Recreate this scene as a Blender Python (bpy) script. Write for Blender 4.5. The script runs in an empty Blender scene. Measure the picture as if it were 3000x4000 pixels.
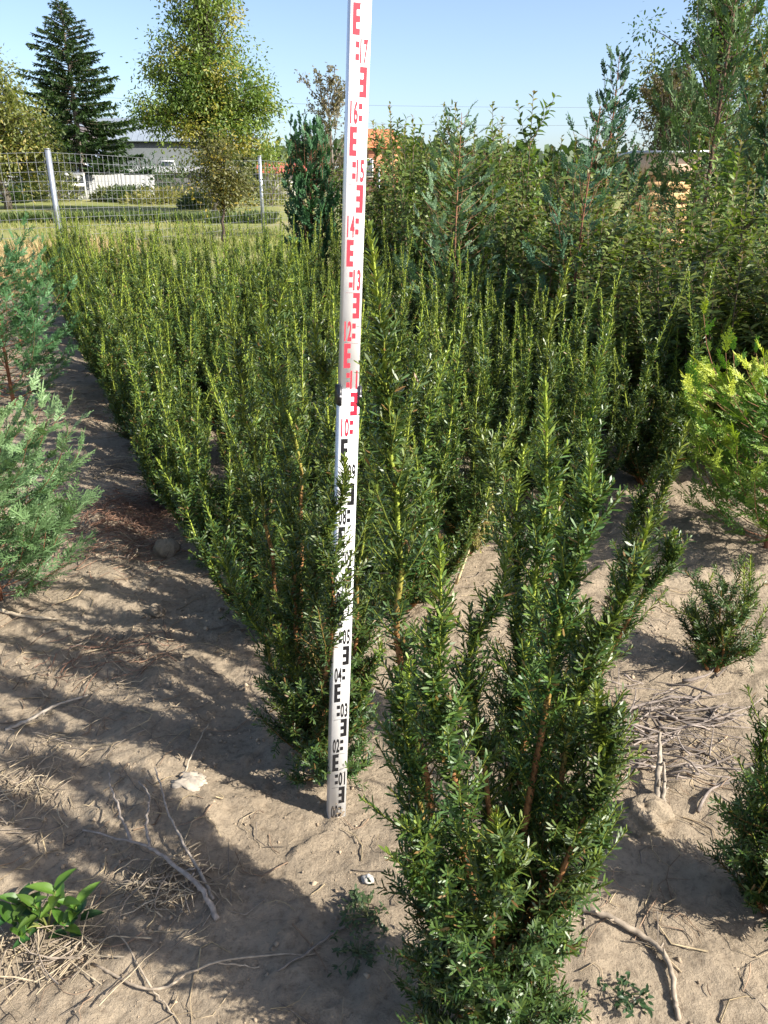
import bpy, math, random
import numpy as np
from mathutils import Vector, Matrix

# ------------------------------------------------------------------ camera, sky, sun, exposure
SC = bpy.context.scene
COL = SC.collection
FPX = 3100.0
PITCH = math.radians(22.3)
CAM_H = 1.47
cam_data = bpy.data.cameras.new('camera')
cam = bpy.data.objects.new('camera', cam_data)
COL.objects.link(cam)
cam.location = (0, 0, CAM_H)
cam.rotation_euler = (math.pi / 2 - PITCH, 0, 0)
cam_data.sensor_fit = 'VERTICAL'
cam_data.sensor_height = 36.0
cam_data.lens = 36.0 * FPX / 4000.0
cam_data.clip_start = 0.05
cam_data.clip_end = 2000
SC.camera = cam

SUN_EL = math.radians(36)
SUN_FROM = (0.90, -0.43)                       # horizontal direction towards the sun
w = bpy.data.worlds.new('World'); SC.world = w; w.use_nodes = True
nt = w.node_tree
bg = nt.nodes['Background']
sky = nt.nodes.new('ShaderNodeTexSky')
sky.sky_type = 'NISHITA'; sky.sun_disc = False
sky.sun_elevation = SUN_EL
sky.sun_rotation = math.atan2(SUN_FROM[0], SUN_FROM[1])
sky.altitude = 100; sky.air_density = 0.72; sky.dust_density = 1.7; sky.ozone_density = 1.0
nt.links.new(sky.outputs[0], bg.inputs[0])
bg.inputs[1].default_value = 0.115
sun_data = bpy.data.lights.new('sun', 'SUN')
sun_data.energy = 5.0; sun_data.angle = math.radians(0.5); sun_data.color = (1.0, 0.945, 0.85)
sun = bpy.data.objects.new('sun', sun_data); COL.objects.link(sun)
_sd = Vector((SUN_FROM[0] * math.cos(SUN_EL), SUN_FROM[1] * math.cos(SUN_EL), math.sin(SUN_EL))).normalized()
sun.rotation_euler = _sd.to_track_quat('Z', 'Y').to_euler()
sun.location = (6, -3, 8)
vs = SC.view_settings
vs.view_transform = 'Standard'; vs.look = 'None'; vs.gamma = 1; vs.use_curve_mapping = False
vs.exposure = 1.13
SC.cycles.max_bounces = 6
SC.cycles.transparent_max_bounces = 4

# ------------------------------------------------------------------ helpers
def ray(px, py):
    s = 3000.0 / 1659.0
    a = (px * s - 1500) / FPX; b = (py * s - 2000) / FPX
    return np.array([a, math.cos(PITCH) - b * math.sin(PITCH), -math.sin(PITCH) - b * math.cos(PITCH)])
def at(px, py, Y):                             # point seen there, standing Y metres ahead
    d = ray(px, py); return d * (Y / d[1]) + np.array([0, 0, CAM_H])
def gp(px, py, z=0.0):                         # point on the ground seen there
    d = ray(px, py); return d * ((z - CAM_H) / d[2]) + np.array([0, 0, CAM_H])

def _hash(ix, iy, seed):
    n = (ix.astype(np.int64) * 374761393 + iy.astype(np.int64) * 668265263 + seed * 1442695041) & 0x7fffffff
    n = ((n ^ (n >> 13)) * 1274126177) & 0x7fffffff
    return ((n ^ (n >> 16)) & 0xffff) / 65535.0
def vnoise(x, y, seed=0):
    x = np.asarray(x, float); y = np.asarray(y, float)
    ix = np.floor(x); iy = np.floor(y); fx = x - ix; fy = y - iy
    ux = fx * fx * (3 - 2 * fx); uy = fy * fy * (3 - 2 * fy)
    a = _hash(ix, iy, seed); b = _hash(ix + 1, iy, seed); c = _hash(ix, iy + 1, seed); d = _hash(ix + 1, iy + 1, seed)
    return (a + (b - a) * ux) * (1 - uy) + (c + (d - c) * ux) * uy
def fbm(x, y, seed=0, octs=4, gain=0.5):
    v = 0; amp = 1; t = 0
    for o in range(octs):
        v = v + amp * vnoise(np.asarray(x) * 2 ** o + 13.7 * o, np.asarray(y) * 2 ** o - 7.1 * o, seed + o); t += amp; amp *= gain
    return v / t

RD = np.array([-0.40, 0.9165])                 # direction of the planted rows
RP = np.array([0.9165, 0.40])                  # across the rows
def gz(x, y):
    x = np.asarray(x, float); y = np.asarray(y, float)
    z = 0.07 * (fbm(x * 1.3, y * 1.3, 3, 3) - 0.5)
    per = x * RP[0] + y * RP[1]
    z = z - 0.035 * np.exp(-((per + 0.35) / 0.4) ** 2)              # trodden path
    z = z + 0.03 * np.exp(-((per - 0.15) / 0.16) ** 2) * fbm(x * 4, y * 4, 21, 2) * 1.4
    near = np.clip((9 - y) / 5, 0, 1)
    c = fbm(x * 11, y * 11, 7, 4, 0.6)
    z = z + near * 0.056 * (np.clip(c - 0.46, 0, 1) - 0.06)   # clods
    rough = np.clip(fbm(x * 1.7 + 5, y * 1.7, 17, 2) * 2.2 - 0.6, 0.15, 1)
    r = fbm(x * 34, y * 34, 31, 3, 0.6)
    z = z + near * rough * 0.020 * (np.abs(r - 0.5) * 2 - 0.3)
    t = np.clip((y - 16) / 44, 0, 1)
    z = z + 0.8 * t * t * (3 - 2 * t)
    return z
def gzf(x, y): return float(gz(np.array([x]), np.array([y]))[0])

class MB:                                      # collects faces, vertex colours, then makes ONE mesh
    def __init__(s): s.v = []; s.c = []; s.q = []; s.t = []; s.n = 0
    def add(s, V, quads=None, tris=None, col=(0.5, 0.5, 0.5)):
        V = np.asarray(V, float).reshape(-1, 3); k = len(V)
        c = np.asarray(col, float)
        if c.ndim == 1: c = np.tile(c, (k, 1))
        s.v.append(V); s.c.append(c)
        if quads is not None and len(quads): s.q.append(np.asarray(quads, np.int64).reshape(-1, 4) + s.n)
        if tris is not None and len(tris): s.t.append(np.asarray(tris, np.int64).reshape(-1, 3) + s.n)
        s.n += k
    def mesh(s, name, mat, smooth=False):
        me = bpy.data.meshes.new(name)
        if s.n == 0: return me
        V = np.concatenate(s.v); C = np.concatenate(s.c)
        q = np.concatenate(s.q) if s.q else np.zeros((0, 4), np.int64)
        t = np.concatenate(s.t) if s.t else np.zeros((0, 3), np.int64)
        me.vertices.add(len(V)); me.vertices.foreach_set('co', V.astype(np.float32).ravel())
        loops = np.concatenate([q.ravel(), t.ravel()]).astype(np.int32)
        me.loops.add(len(loops)); me.loops.foreach_set('vertex_index', loops)
        me.polygons.add(len(q) + len(t))
        st = np.concatenate([np.arange(len(q)) * 4, len(q) * 4 + np.arange(len(t)) * 3]).astype(np.int32)
        me.polygons.foreach_set('loop_start', st)
        if smooth: me.polygons.foreach_set('use_smooth', np.ones(len(q) + len(t), bool))
        me.update(calc_edges=True)
        a = me.attributes.new('tint', 'FLOAT_COLOR', 'POINT')
        a.data.foreach_set('color', np.concatenate([C, np.ones((len(C), 1))], 1).astype(np.float32).ravel())
        me.materials.append(mat)
        return me
    def build(s, name, mat, parent=None, smooth=False):
        o = bpy.data.objects.new(name, s.mesh(name, mat, smooth)); COL.objects.link(o)
        if parent is not None: o.parent = parent
        return o

def tag(o, label=None, cat=None, group=None, kind=None):
    if label: o['label'] = label
    if cat: o['category'] = cat
    if group: o['group'] = group
    if kind: o['kind'] = kind
    return o
def empty(name, loc=(0, 0, 0), rz=0.0, sc=1.0):
    o = bpy.data.objects.new(name, None); COL.objects.link(o)
    o.location = loc; o.rotation_euler = (0, 0, rz); o.scale = (sc, sc, sc); o.empty_display_size = 0.1
    return o
KIDS = {}
def kids(o): return [c for c in bpy.data.objects if c.parent == o]
def copy_tree(o, parent=None, cache={}):
    if o.name not in cache: cache[o.name] = kids(o)
    c = o.copy(); COL.objects.link(c); c.parent = parent
    for ch in cache[o.name]: copy_tree(ch, c)
    return c

def unit(a): return a / np.maximum(np.linalg.norm(a, axis=-1, keepdims=True), 1e-9)
def perp_frame(T):
    T = unit(np.asarray(T, float))
    ref = np.where(np.abs(T[..., 2:3]) < 0.95, np.array([0, 0, 1.0]), np.array([1.0, 0, 0]))
    U = unit(np.cross(ref, T)); V = np.cross(T, U)
    return T, U, V
def tube(mb, P, R, sides=6, col=(0.2, 0.15, 0.1), cap=True):
    P = np.asarray(P, float); n = len(P); R = np.broadcast_to(np.asarray(R, float), (n,))
    T = np.gradient(P, axis=0); T, U, V = perp_frame(T)
    a = np.linspace(0, 2 * np.pi, sides, endpoint=False)
    ring = np.cos(a)[None, :, None] * U[:, None, :] + np.sin(a)[None, :, None] * V[:, None, :]
    VV = (P[:, None, :] + ring * R[:, None, None]).reshape(-1, 3)
    i = np.arange(n - 1)[:, None] * sides; j = np.arange(sides)[None, :]; j2 = (j + 1) % sides
    q = np.stack([i + j, i + j2, i + sides + j2, i + sides + j], -1).reshape(-1, 4)
    c = np.asarray(col, float)
    if c.ndim == 2: c = np.repeat(c, sides, axis=0)
    tr = []
    if cap:
        VV = np.concatenate([VV, P[-1:] + T[-1:] * R[-1], P[:1]])
        k = n * sides
        tr = [((n - 1) * sides + m, (n - 1) * sides + (m + 1) % sides, k) for m in range(sides)] + [((m + 1) % sides, m, k + 1) for m in range(sides)]
        if c.ndim == 2: c = np.concatenate([c, c[-1:], c[:1]])
    mb.add(VV, q, tr, c)
def box(mb, lo, hi, col=(0.5, 0.5, 0.5), M=None):
    x0, y0, z0 = lo; x1, y1, z1 = hi
    V = np.array([(x0, y0, z0), (x1, y0, z0), (x1, y1, z0), (x0, y1, z0), (x0, y0, z1), (x1, y0, z1), (x1, y1, z1), (x0, y1, z1)], float)
    if M is not None: V = np.array([tuple(M @ Vector(v)) for v in V])
    mb.add(V, [(3, 2, 1, 0), (4, 5, 6, 7), (0, 1, 5, 4), (1, 2, 6, 5), (2, 3, 7, 6), (3, 0, 4, 7)], None, col)
def blades(mb, P, D, N, L, W, col, droop=0.0):
    """narrow leaf blades: base pair, middle pair, tip"""
    n = len(P)
    if n == 0: return
    D = unit(D); S = unit(np.cross(D, N)); Nn = np.cross(S, D)
    L = np.broadcast_to(np.asarray(L, float), (n,))[:, None]; W = np.broadcast_to(np.asarray(W, float), (n,))[:, None]
    dr = np.broadcast_to(np.asarray(droop, float), (n,))[:, None]
    mid = P + D * L * 0.72 - Nn * dr * L * 0.45
    tip = P + D * L - Nn * dr * L
    V = np.stack([P - S * W * 0.3, P + S * W * 0.3, mid + S * W * 0.5, mid - S * W * 0.5, tip], 1).reshape(-1, 3)
    b = np.arange(n)[:, None] * 5
    c = np.asarray(col, float)
    c = np.repeat(np.broadcast_to(c, (n, 3)), 5, axis=0)
    mb.add(V, b + np.array([[0, 1, 2, 3]]), b + np.array([[3, 2, 4]]), c)
def leaves(mb, P, D, N, L, W, col, droop=0.25, fold=0.25):
    """broad leaves folded along the midrib and bent back"""
    n = len(P)
    if n == 0: return
    D = unit(D); S = unit(np.cross(D, N)); Nn = np.cross(S, D)
    g = lambda a: np.broadcast_to(np.asarray(a, float), (n,))[:, None]
    L, W, dr, fo = g(L), g(W), g(droop), g(fold)
    def pt(t, sd, wf): return P + D * L * t - Nn * dr * L * t * t + S * W * sd * wf + Nn * W * abs(sd) * wf * fo
    V = np.stack([pt(0, 0, 0), pt(.33, -.5, .85), pt(.33, 0, 0), pt(.33, .5, .85), pt(.68, -.5, .8), pt(.68, 0, 0), pt(.68, .5, .8), pt(1, 0, 0)], 1).reshape(-1, 3)
    b = np.arange(n)[:, None] * 8
    c = np.repeat(np.broadcast_to(np.asarray(col, float), (n, 3)), 8, axis=0)
    q = (b[:, None, :] + np.array([[1, 2, 5, 4], [2, 3, 6, 5]])[None]).reshape(-1, 4)
    t = (b[:, None, :] + np.array([[0, 2, 1], [0, 3, 2], [4, 5, 7], [5, 6, 7]])[None]).reshape(-1, 3)
    mb.add(V, q, t, c)
def bez(p0, p1, p2, n):
    t = np.linspace(0, 1, n)[:, None]
    return (1 - t) ** 2 * np.asarray(p0, float) + 2 * t * (1 - t) * np.asarray(p1, float) + t * t * np.asarray(p2, float)
def poly(pts, n):                              # smooth path through the given points
    pts = np.asarray(pts, float); k = len(pts)
    u = np.linspace(0, k - 1, n); i = np.clip(np.floor(u).astype(int), 0, k - 2); f = (u - i)[:, None]
    P = np.concatenate([[2 * pts[0] - pts[1]], pts, [2 * pts[-1] - pts[-2]]])
    a, b, c, d = P[i], P[i + 1], P[i + 2], P[i + 3]
    return 0.5 * ((2 * b) + (-a + c) * f + (2 * a - 5 * b + 4 * c - d) * f ** 2 + (-a + 3 * b - 3 * c + d) * f ** 3)
def sample(path, s):                           # points and tangents at fractions s of a path
    n = len(path); u = np.clip(np.asarray(s, float), 0, 1) * (n - 1); i = np.minimum(u.astype(int), n - 2); f = (u - i)[:, None]
    return path[i] * (1 - f) + path[i + 1] * f, unit(path[i + 1] - path[i])
def plen(path): return float(np.linalg.norm(np.diff(path, axis=0), axis=1).sum())

# ------------------------------------------------------------------ materials
def mat_base(name):
    m = bpy.data.materials.new(name); m.use_nodes = True
    return m, m.node_tree, m.node_tree.nodes['Principled BSDF'], m.node_tree.nodes['Material Output']
def mat_leaf(name, rough=0.42, spec=0.5, trans=0.22, var=0.25, hue=0.02):
    m, t, p, out = mat_base(name)
    a = t.nodes.new('ShaderNodeAttribute'); a.attribute_name = 'tint'
    oi = t.nodes.new('ShaderNodeObjectInfo')
    hsv = t.nodes.new('ShaderNodeHueSaturation')
    mr = t.nodes.new('ShaderNodeMapRange'); mr.inputs[3].default_value = 1 - var; mr.inputs[4].default_value = 1 + var
    mh = t.nodes.new('ShaderNodeMapRange'); mh.inputs[3].default_value = 0.5 - hue; mh.inputs[4].default_value = 0.5 + hue
    t.links.new(oi.outputs['Random'], mr.inputs[0]); t.links.new(oi.outputs['Random'], mh.inputs[0])
    t.links.new(mh.outputs[0], hsv.inputs['Hue']); t.links.new(mr.outputs[0], hsv.inputs['Value'])
    t.links.new(a.outputs['Color'], hsv.inputs['Color'])
    t.links.new(hsv.outputs[0], p.inputs['Base Color'])
    p.inputs['Roughness'].default_value = rough; p.inputs['Specular IOR Level'].default_value = spec
    tr = t.nodes.new('ShaderNodeBsdfTranslucent'); mx = t.nodes.new('ShaderNodeMixShader'); mx.inputs[0].default_value = trans
    g = t.nodes.new('ShaderNodeMixRGB'); g.blend_type = 'MULTIPLY'; g.inputs[0].default_value = 1; g.inputs[2].default_value = (1.35, 1.5, 0.6, 1)
    t.links.new(hsv.outputs[0], g.inputs[1]); t.links.new(g.outputs[0], tr.inputs['Color'])
    t.links.new(p.outputs[0], mx.inputs[1]); t.links.new(tr.outputs[0], mx.inputs[2]); t.links.new(mx.outputs[0], out.inputs['Surface'])
    return m
def mat_tint(name, rough=0.8, spec=0.3, nscale=60, namt=0.35, bump=0.3, bdist=0.004, metal=0.0, stretch=(1, 1, 1)):
    m, t, p, out = mat_base(name)
    a = t.nodes.new('ShaderNodeAttribute'); a.attribute_name = 'tint'
    tc = t.nodes.new('ShaderNodeTexCoord'); mp = t.nodes.new('ShaderNodeMapping'); mp.inputs['Scale'].default_value = stretch
    nz = t.nodes.new('ShaderNodeTexNoise'); nz.inputs['Scale'].default_value = nscale; nz.inputs['Detail'].default_value = 6
    t.links.new(tc.outputs['Object'], mp.inputs[0]); t.links.new(mp.outputs[0], nz.inputs['Vector'])
    mr = t.nodes.new('ShaderNodeMapRange'); mr.inputs[1].default_value = 0.25; mr.inputs[2].default_value = 0.75
    mr.inputs[3].default_value = 1 - namt; mr.inputs[4].default_value = 1 + namt
    t.links.new(nz.outputs['Fac'], mr.inputs[0])
    h = t.nodes.new('ShaderNodeHueSaturation'); t.links.new(a.outputs['Color'], h.inputs['Color']); t.links.new(mr.outputs[0], h.inputs['Value'])
    t.links.new(h.outputs[0], p.inputs['Base Color'])
    p.inputs['Roughness'].default_value = rough; p.inputs['Specular IOR Level'].default_value = spec; p.inputs['Metallic'].default_value = metal
    if bump:
        b = t.nodes.new('ShaderNodeBump'); b.inputs['Strength'].default_value = bump; b.inputs['Distance'].default_value = bdist
        t.links.new(nz.outputs['Fac'], b.inputs['Height']); t.links.new(b.outputs[0], p.inputs['Normal'])
    return m
def mat_ground():
    m, t, p, out = mat_base('soil')
    geo = t.nodes.new('ShaderNodeNewGeometry')
    def noise(sc, det=8, rough=0.6):
        n = t.nodes.new('ShaderNodeTexNoise'); n.inputs['Scale'].default_value = sc; n.inputs['Detail'].default_value = det; n.inputs['Roughness'].default_value = rough
        t.links.new(geo.outputs['Position'], n.inputs['Vector']); return n
    def ramp(src, stops):
        r = t.nodes.new('ShaderNodeValToRGB'); e = r.color_ramp.elements
        while len(e) < len(stops): e.new(0.5)
        for el, (ps, c) in zip(e, stops): el.position = ps; el.color = (*c, 1)
        t.links.new(src, r.inputs[0]); return r
    n1 = noise(2.2); n2 = noise(55, 10, 0.7); n3 = noise(260, 4)
    c1 = ramp(n1.outputs['Fac'], [(0.32, (0.250, 0.202, 0.146)), (0.5, (0.302, 0.244, 0.176)), (0.7, (0.360, 0.293, 0.212))])
    c2 = ramp(n2.outputs['Fac'], [(0.30, (0.55, 0.52, 0.50)), (0.5, (1, 1, 1)), (0.72, (1.22, 1.2, 1.17))])
    mul = t.nodes.new('ShaderNodeMixRGB'); mul.blend_type = 'MULTIPLY'; mul.inputs[0].default_value = 0.85
    t.links.new(c1.outputs[0], mul.inputs[1]); t.links.new(c2.outputs[0], mul.inputs[2])
    # grass beyond the nursery beds
    sep = t.nodes.new('ShaderNodeSeparateXYZ'); t.links.new(geo.outputs['Position'], sep.inputs[0])
    add = t.nodes.new('ShaderNodeMath'); add.operation = 'MULTIPLY_ADD'; add.inputs[1].default_value = 5; t.links.new(noise(0.5).outputs['Fac'], add.inputs[0]); t.links.new(sep.outputs['Y'], add.inputs[2])
    gm = t.nodes.new('ShaderNodeMapRange'); gm.inputs[1].default_value = 14.5; gm.inputs[2].default_value = 17.0; t.links.new(add.outputs[0], gm.inputs[0])
    gn = noise(0.22, 8, 0.65); gn2 = noise(7, 6, 0.7)
    gc = ramp(gn.outputs['Fac'], [(0.3, (0.13, 0.17, 0.05)), (0.5, (0.22, 0.23, 0.085)), (0.68, (0.34, 0.29, 0.15))])
    gc2 = ramp(gn2.outputs['Fac'], [(0.3, (0.7, 0.72, 0.65)), (0.7, (1.25, 1.22, 1.2))])
    gmul = t.nodes.new('ShaderNodeMixRGB'); gmul.blend_type = 'MULTIPLY'; gmul.inputs[0].default_value = 1
    t.links.new(gc.outputs[0], gmul.inputs[1]); t.links.new(gc2.outputs[0], gmul.inputs[2])
    mx = t.nodes.new('ShaderNodeMixRGB'); t.links.new(gm.outputs[0], mx.inputs[0]); t.links.new(mul.outputs[0], mx.inputs[1]); t.links.new(gmul.outputs[0], mx.inputs[2])
    t.links.new(mx.outputs[0], p.inputs['Base Color'])
    p.inputs['Roughness'].default_value = 0.95; p.inputs['Specular IOR Level'].default_value = 0.1
    b1 = t.nodes.new('ShaderNodeBump'); b1.inputs['Strength'].default_value = 1.0; b1.inputs['Distance'].default_value = 0.012; t.links.new(n2.outputs['Fac'], b1.inputs['Height'])
    b2 = t.nodes.new('ShaderNodeBump'); b2.inputs['Strength'].default_value = 0.5; b2.inputs['Distance'].default_value = 0.003; t.links.new(n3.outputs['Fac'], b2.inputs['Height']); t.links.new(b1.outputs[0], b2.inputs['Normal'])
    wv = t.nodes.new('ShaderNodeMixRGB'); wv.blend_type = 'LINEAR_LIGHT'; wv.inputs[0].default_value = 0.10
    nw_ = noise(9, 3); t.links.new(geo.outputs['Position'], wv.inputs[1]); t.links.new(nw_.outputs['Color'], wv.inputs[2])
    vo = t.nodes.new('ShaderNodeTexVoronoi'); vo.feature = 'DISTANCE_TO_EDGE'; vo.inputs['Scale'].default_value = 7.5; t.links.new(wv.outputs[0], vo.inputs['Vector'])
    cr = t.nodes.new('ShaderNodeMapRange'); cr.inputs[1].default_value = 0.0; cr.inputs[2].default_value = 0.02; t.links.new(vo.outputs['Distance'], cr.inputs[0])
    msk = t.nodes.new('ShaderNodeMapRange'); msk.inputs[1].default_value = 0.56; msk.inputs[2].default_value = 0.68; t.links.new(noise(1.7, 2).outputs['Fac'], msk.inputs[0])
    b3 = t.nodes.new('ShaderNodeBump'); b3.inputs['Distance'].default_value = 0.012; t.links.new(msk.outputs[0], b3.inputs['Strength']); t.links.new(cr.outputs[0], b3.inputs['Height']); t.links.new(b2.outputs[0], b3.inputs['Normal'])
    t.links.new(b3.outputs[0], p.inputs['Normal'])
    return m
M_SOIL = mat_ground()
M_YEW = mat_leaf('yew_needles', 0.42, 0.42, 0.13, 0.14, 0.012)
M_CYP = mat_leaf('cypress_fronds', 0.5, 0.4, 0.22, 0.12, 0.01)
M_LEAF = mat_leaf('glossy_leaves', 0.42, 0.42, 0.28, 0.12, 0.012)
M_TREE = mat_leaf('tree_leaves', 0.5, 0.4, 0.35, 0.05, 0.01)
M_DRYG = mat_leaf('grass_blades', 0.7, 0.2, 0.3, 0.0, 0.0)
M_BARK = mat_tint('bark', 0.75, 0.3, 45, 0.45, 0.6, 0.004, stretch=(1, 1, 0.25))
M_WOOD = mat_tint('dry_wood', 0.8, 0.25, 70, 0.35, 0.4, 0.003)
M_STONE = mat_tint('stone', 0.9, 0.2, 40, 0.3, 0.8, 0.006)
M_PAINT = mat_tint('painted', 0.35, 0.5, 30, 0.05, 0.05, 0.001)
M_STAFF = mat_tint('staff_face', 0.36, 0.45, 22, 0.10, 0.0)
M_ALU = mat_tint('aluminium', 0.42, 0.5, 25, 0.06, 0.05, 0.001, metal=0.55)
M_METAL = mat_tint('galvanised', 0.45, 0.5, 30, 0.12, 0.1, 0.002, metal=0.6)
M_BUILD = mat_tint('render_coat', 0.9, 0.2, 1.2, 0.10, 0.2, 0.02)
M_MARK = mat_tint('printed_mark', 0.4, 0.4, 90, 0.08, 0.0)

# ------------------------------------------------------------------ ground
def axis(segs):
    out = []
    for a, b, n in segs: out.append(np.linspace(a, b, n, endpoint=False))
    return np.concatenate(out + [[segs[-1][1]]])
gx = axis([(-400, -60, 14), (-60, -12, 36), (-12, -2.2, 64), (-2.2, 1.9, 290), (1.9, 12, 50), (12, 60, 30), (60, 400, 14)])
gy = axis([(-40, -2, 12), (-2, 0.7, 30), (0.7, 3.6, 225), (3.6, 8, 90), (8, 20, 66), (20, 70, 50), (70, 700, 30)])
X, Y = np.meshgrid(gx, gy)
Z = gz(X, Y)
nx, ny = len(gx), len(gy)
mb = MB()
ii, jj = np.meshgrid(np.arange(nx - 1), np.arange(ny - 1))
k0 = (jj * nx + ii).ravel()
mb.add(np.stack([X, Y, Z], -1).reshape(-1, 3), np.stack([k0, k0 + 1, k0 + nx + 1, k0 + nx], -1))
g = mb.build('ground', M_SOIL, None, True)
tag(g, kind='structure')

# ------------------------------------------------------------------ yew bushes
Y_OLD = np.array([0.010, 0.034, 0.011]); Y_MID = np.array([0.026, 0.070, 0.018]); Y_NEW = np.array([0.185, 0.240, 0.027])
Y_PALE = np.array([0.065, 0.125, 0.042])
def needle_col(rng, n, young):
    r = rng.random((n, 1)); y = np.broadcast_to(np.asarray(young, float), (n,))[:, None]
    c = Y_OLD + (Y_MID - Y_OLD) * r
    c = c + (Y_NEW - c) * np.clip(y * (0.55 + 0.6 * rng.random((n, 1))), 0, 1)
    pale = rng.random((n, 1)) < 0.22
    c = np.where(pale, c * 0.35 + Y_PALE * 0.65, c)
    return np.where(rng.random((n, 1)) < 0.025, np.array([0.17, 0.10, 0.035]), c)
def shoot_needles(mb, rng, path, s0, s1, spacing, Lmax, W, young0, young1, flat=0.0, up=None):
    ln = plen(path) * (s1 - s0); n = max(6, int(ln / spacing))
    s = s0 + (s1 - s0) * (np.arange(n) + rng.random(n) * 0.8) / n
    s = np.clip(s, 0, 1)
    P, T = sample(path, s)
    T, U, V = perp_frame(T)
    ph = np.arange(n) * 2.399963 + rng.normal(0, 0.25, n)
    a, b = np.cos(ph), np.sin(ph) * (1 - flat) + flat * 0.25
    rad = unit(a[:, None] * U + b[:, None] * V)
    tipf = np.clip((s - s0) / max(s1 - s0, 1e-6), 0, 1)
    ang = np.radians(54 - 24 * np.clip((tipf - 0.86) / 0.14, 0, 1) + rng.normal(0, 9, n))
    D = np.cos(ang)[:, None] * T + np.sin(ang)[:, None] * rad
    N = np.cross(np.cross(rad, T), D)
    N = unit(T - D * (T * D).sum(1, keepdims=True)) + rng.normal(0, 0.35, (n, 3))
    prof = np.clip(0.62 + tipf * 3, 0, 1) * np.clip(0.45 + (1 - tipf) * 5.0, 0, 1)
    L = Lmax * prof * rng.uniform(0.75, 1.1, n)
    yg = young0 + (young1 - young0) * tipf ** 1.5
    blades(mb, P + rad * 0.001, D, N, L, W, needle_col(rng, n, yg), droop=rng.normal(0.02, 0.10, n))
BARK = np.array([0.24, 0.115, 0.045]); SHOOT = np.array([0.25, 0.30, 0.04])
def leader(rng, pts, dens=1.0, spacing=0.0017, lat=1.0, brown=0.5, low=0.06, nsp=0.0026, nw=0.0036, nl=0.020):
    """one upright stem with its side shoots: returns (stem mesh builder, needle mesh builder)"""
    st, nd = MB(), MB()
    H = plen(np.asarray(pts, float))
    n = max(10, int(H / 0.07))
    path = poly(pts, n)
    amp = 0.006 * np.sin(np.linspace(0, np.pi, n))[:, None]
    path = path + rng.normal(0, 1, (n, 3)) * amp
    s = np.linspace(0, 1, n)
    wob = np.stack([np.sin(s * rng.uniform(5, 12) + rng.uniform(0, 6)), np.sin(s * rng.uniform(5, 12) + rng.uniform(0, 6)), np.zeros(n)], 1) * 0.013 * (s * (1.4 - s) * 2)[:, None]
    path = path + wob
    fb = np.clip((s - brown + 0.06) / 0.12, 0, 1)[:, None]
    tube(st, path, (0.0062 * (1 - s) ** 1.3 + 0.0014) * (0.65 + 0.45 * H), 6, BARK * (1 - fb) + SHOOT * fb)
    shoot_needles(nd, rng, path, 0.20, 1.0, spacing, 0.025, max(0.0038, nw), 0.25, 1.0)
    m = int(H * 66 * lat * dens)
    ss = low + (0.86 - low) * rng.random(m) ** 1.18
    P, T = sample(path, ss)
    ctr = np.asarray(pts[0], float)[:2]
    for i in range(m):
        a = rng.uniform(0, 2 * math.pi)
        out = P[i][:2] - ctr
        if np.linalg.norm(out) > 0.03 and rng.random() < 0.45:
            a = math.atan2(out[1], out[0]) + rng.normal(0, 0.8)
        el = rng.uniform(0.4, 1.05) + 0.3 * ss[i]
        d = np.array([math.cos(a) * math.cos(el), math.sin(a) * math.cos(el), math.sin(el)])
        ln = rng.uniform(0.03, 0.115) * (1.15 - 0.85 * ss[i])
        if rng.random() < 0.10: ln *= 1.6
        q = P[i] + d * ln
        tw = bez(P[i], P[i] + d * ln * 0.5, q + np.array([0, 0, ln * 0.28]), 5)
        tube(st, tw[::2], np.linspace(0.0017, 0.0011, 3), 3, SHOOT * 0.55 if ss[i] > 0.25 else BARK * 0.7 + SHOOT * 0.2, cap=False)
        yg = rng.uniform(0.2, 1.0) * (0.35 + 0.65 * ss[i])
        shoot_needles(nd, rng, tw, 0.1, 1.0, nsp, nl, nw, yg * 0.25, yg, flat=0.45)
    return st, nd
def make_yew(rng, leaders, lowskirt=26, skirt_r=0.2, **kw):
    root = empty('yew_bush')
    first = True
    for pts in leaders:
        st, nd = leader(rng, pts, **kw)
        so = st.build('stem', M_BARK, root)
        no = nd.build('needles', M_YEW, so); no['kind'] = 'stuff'
    st, nd = MB(), MB()                        # short bushy growth round the foot
    for i in range(lowskirt):
        a = rng.uniform(0, 2 * math.pi); h = 0.36 * rng.random() ** 1.5 + 0.01; el = rng.uniform(0.15, 1.0)
        d = np.array([math.cos(a) * math.cos(el), math.sin(a) * math.cos(el), math.sin(el)])
        p0 = np.array([math.cos(a) * 0.03, math.sin(a) * 0.03, h * 0.8]); ln = rng.uniform(0.6, 1.1) * skirt_r
        tw = bez(p0, p0 + d * ln * 0.55, p0 + d * ln + np.array([0, 0, ln * 0.25]), 7)
        tube(st, tw, np.linspace(0.003, 0.0012, 7), 4, BARK * 0.6 + SHOOT * 0.12, cap=False)
        shoot_needles(nd, rng, tw, 0.25, 1.0, 0.0025, 0.020, 0.0036, 0.0, 0.3, flat=0.4)
        PP, TT = sample(tw, rng.uniform(0.3, 0.95, 6))
        for k in range(6):
            dd = unit(TT[k] + rng.normal(0, 0.75, 3) + [0, 0, 0.2]); l2 = rng.uniform(0.03, 0.075)
            t2 = bez(PP[k], PP[k] + dd * l2 * 0.5, PP[k] + dd * l2 + [0, 0, 0.01], 4)
            shoot_needles(nd, rng, t2, 0.05, 1.0, 0.0024, 0.019, 0.0036, 0.0, 0.35, flat=0.45)
    so = st.build('foot_twigs', M_BARK, root)
    no = nd.build('needles', M_YEW, so); no['kind'] = 'stuff'
    return root
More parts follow.
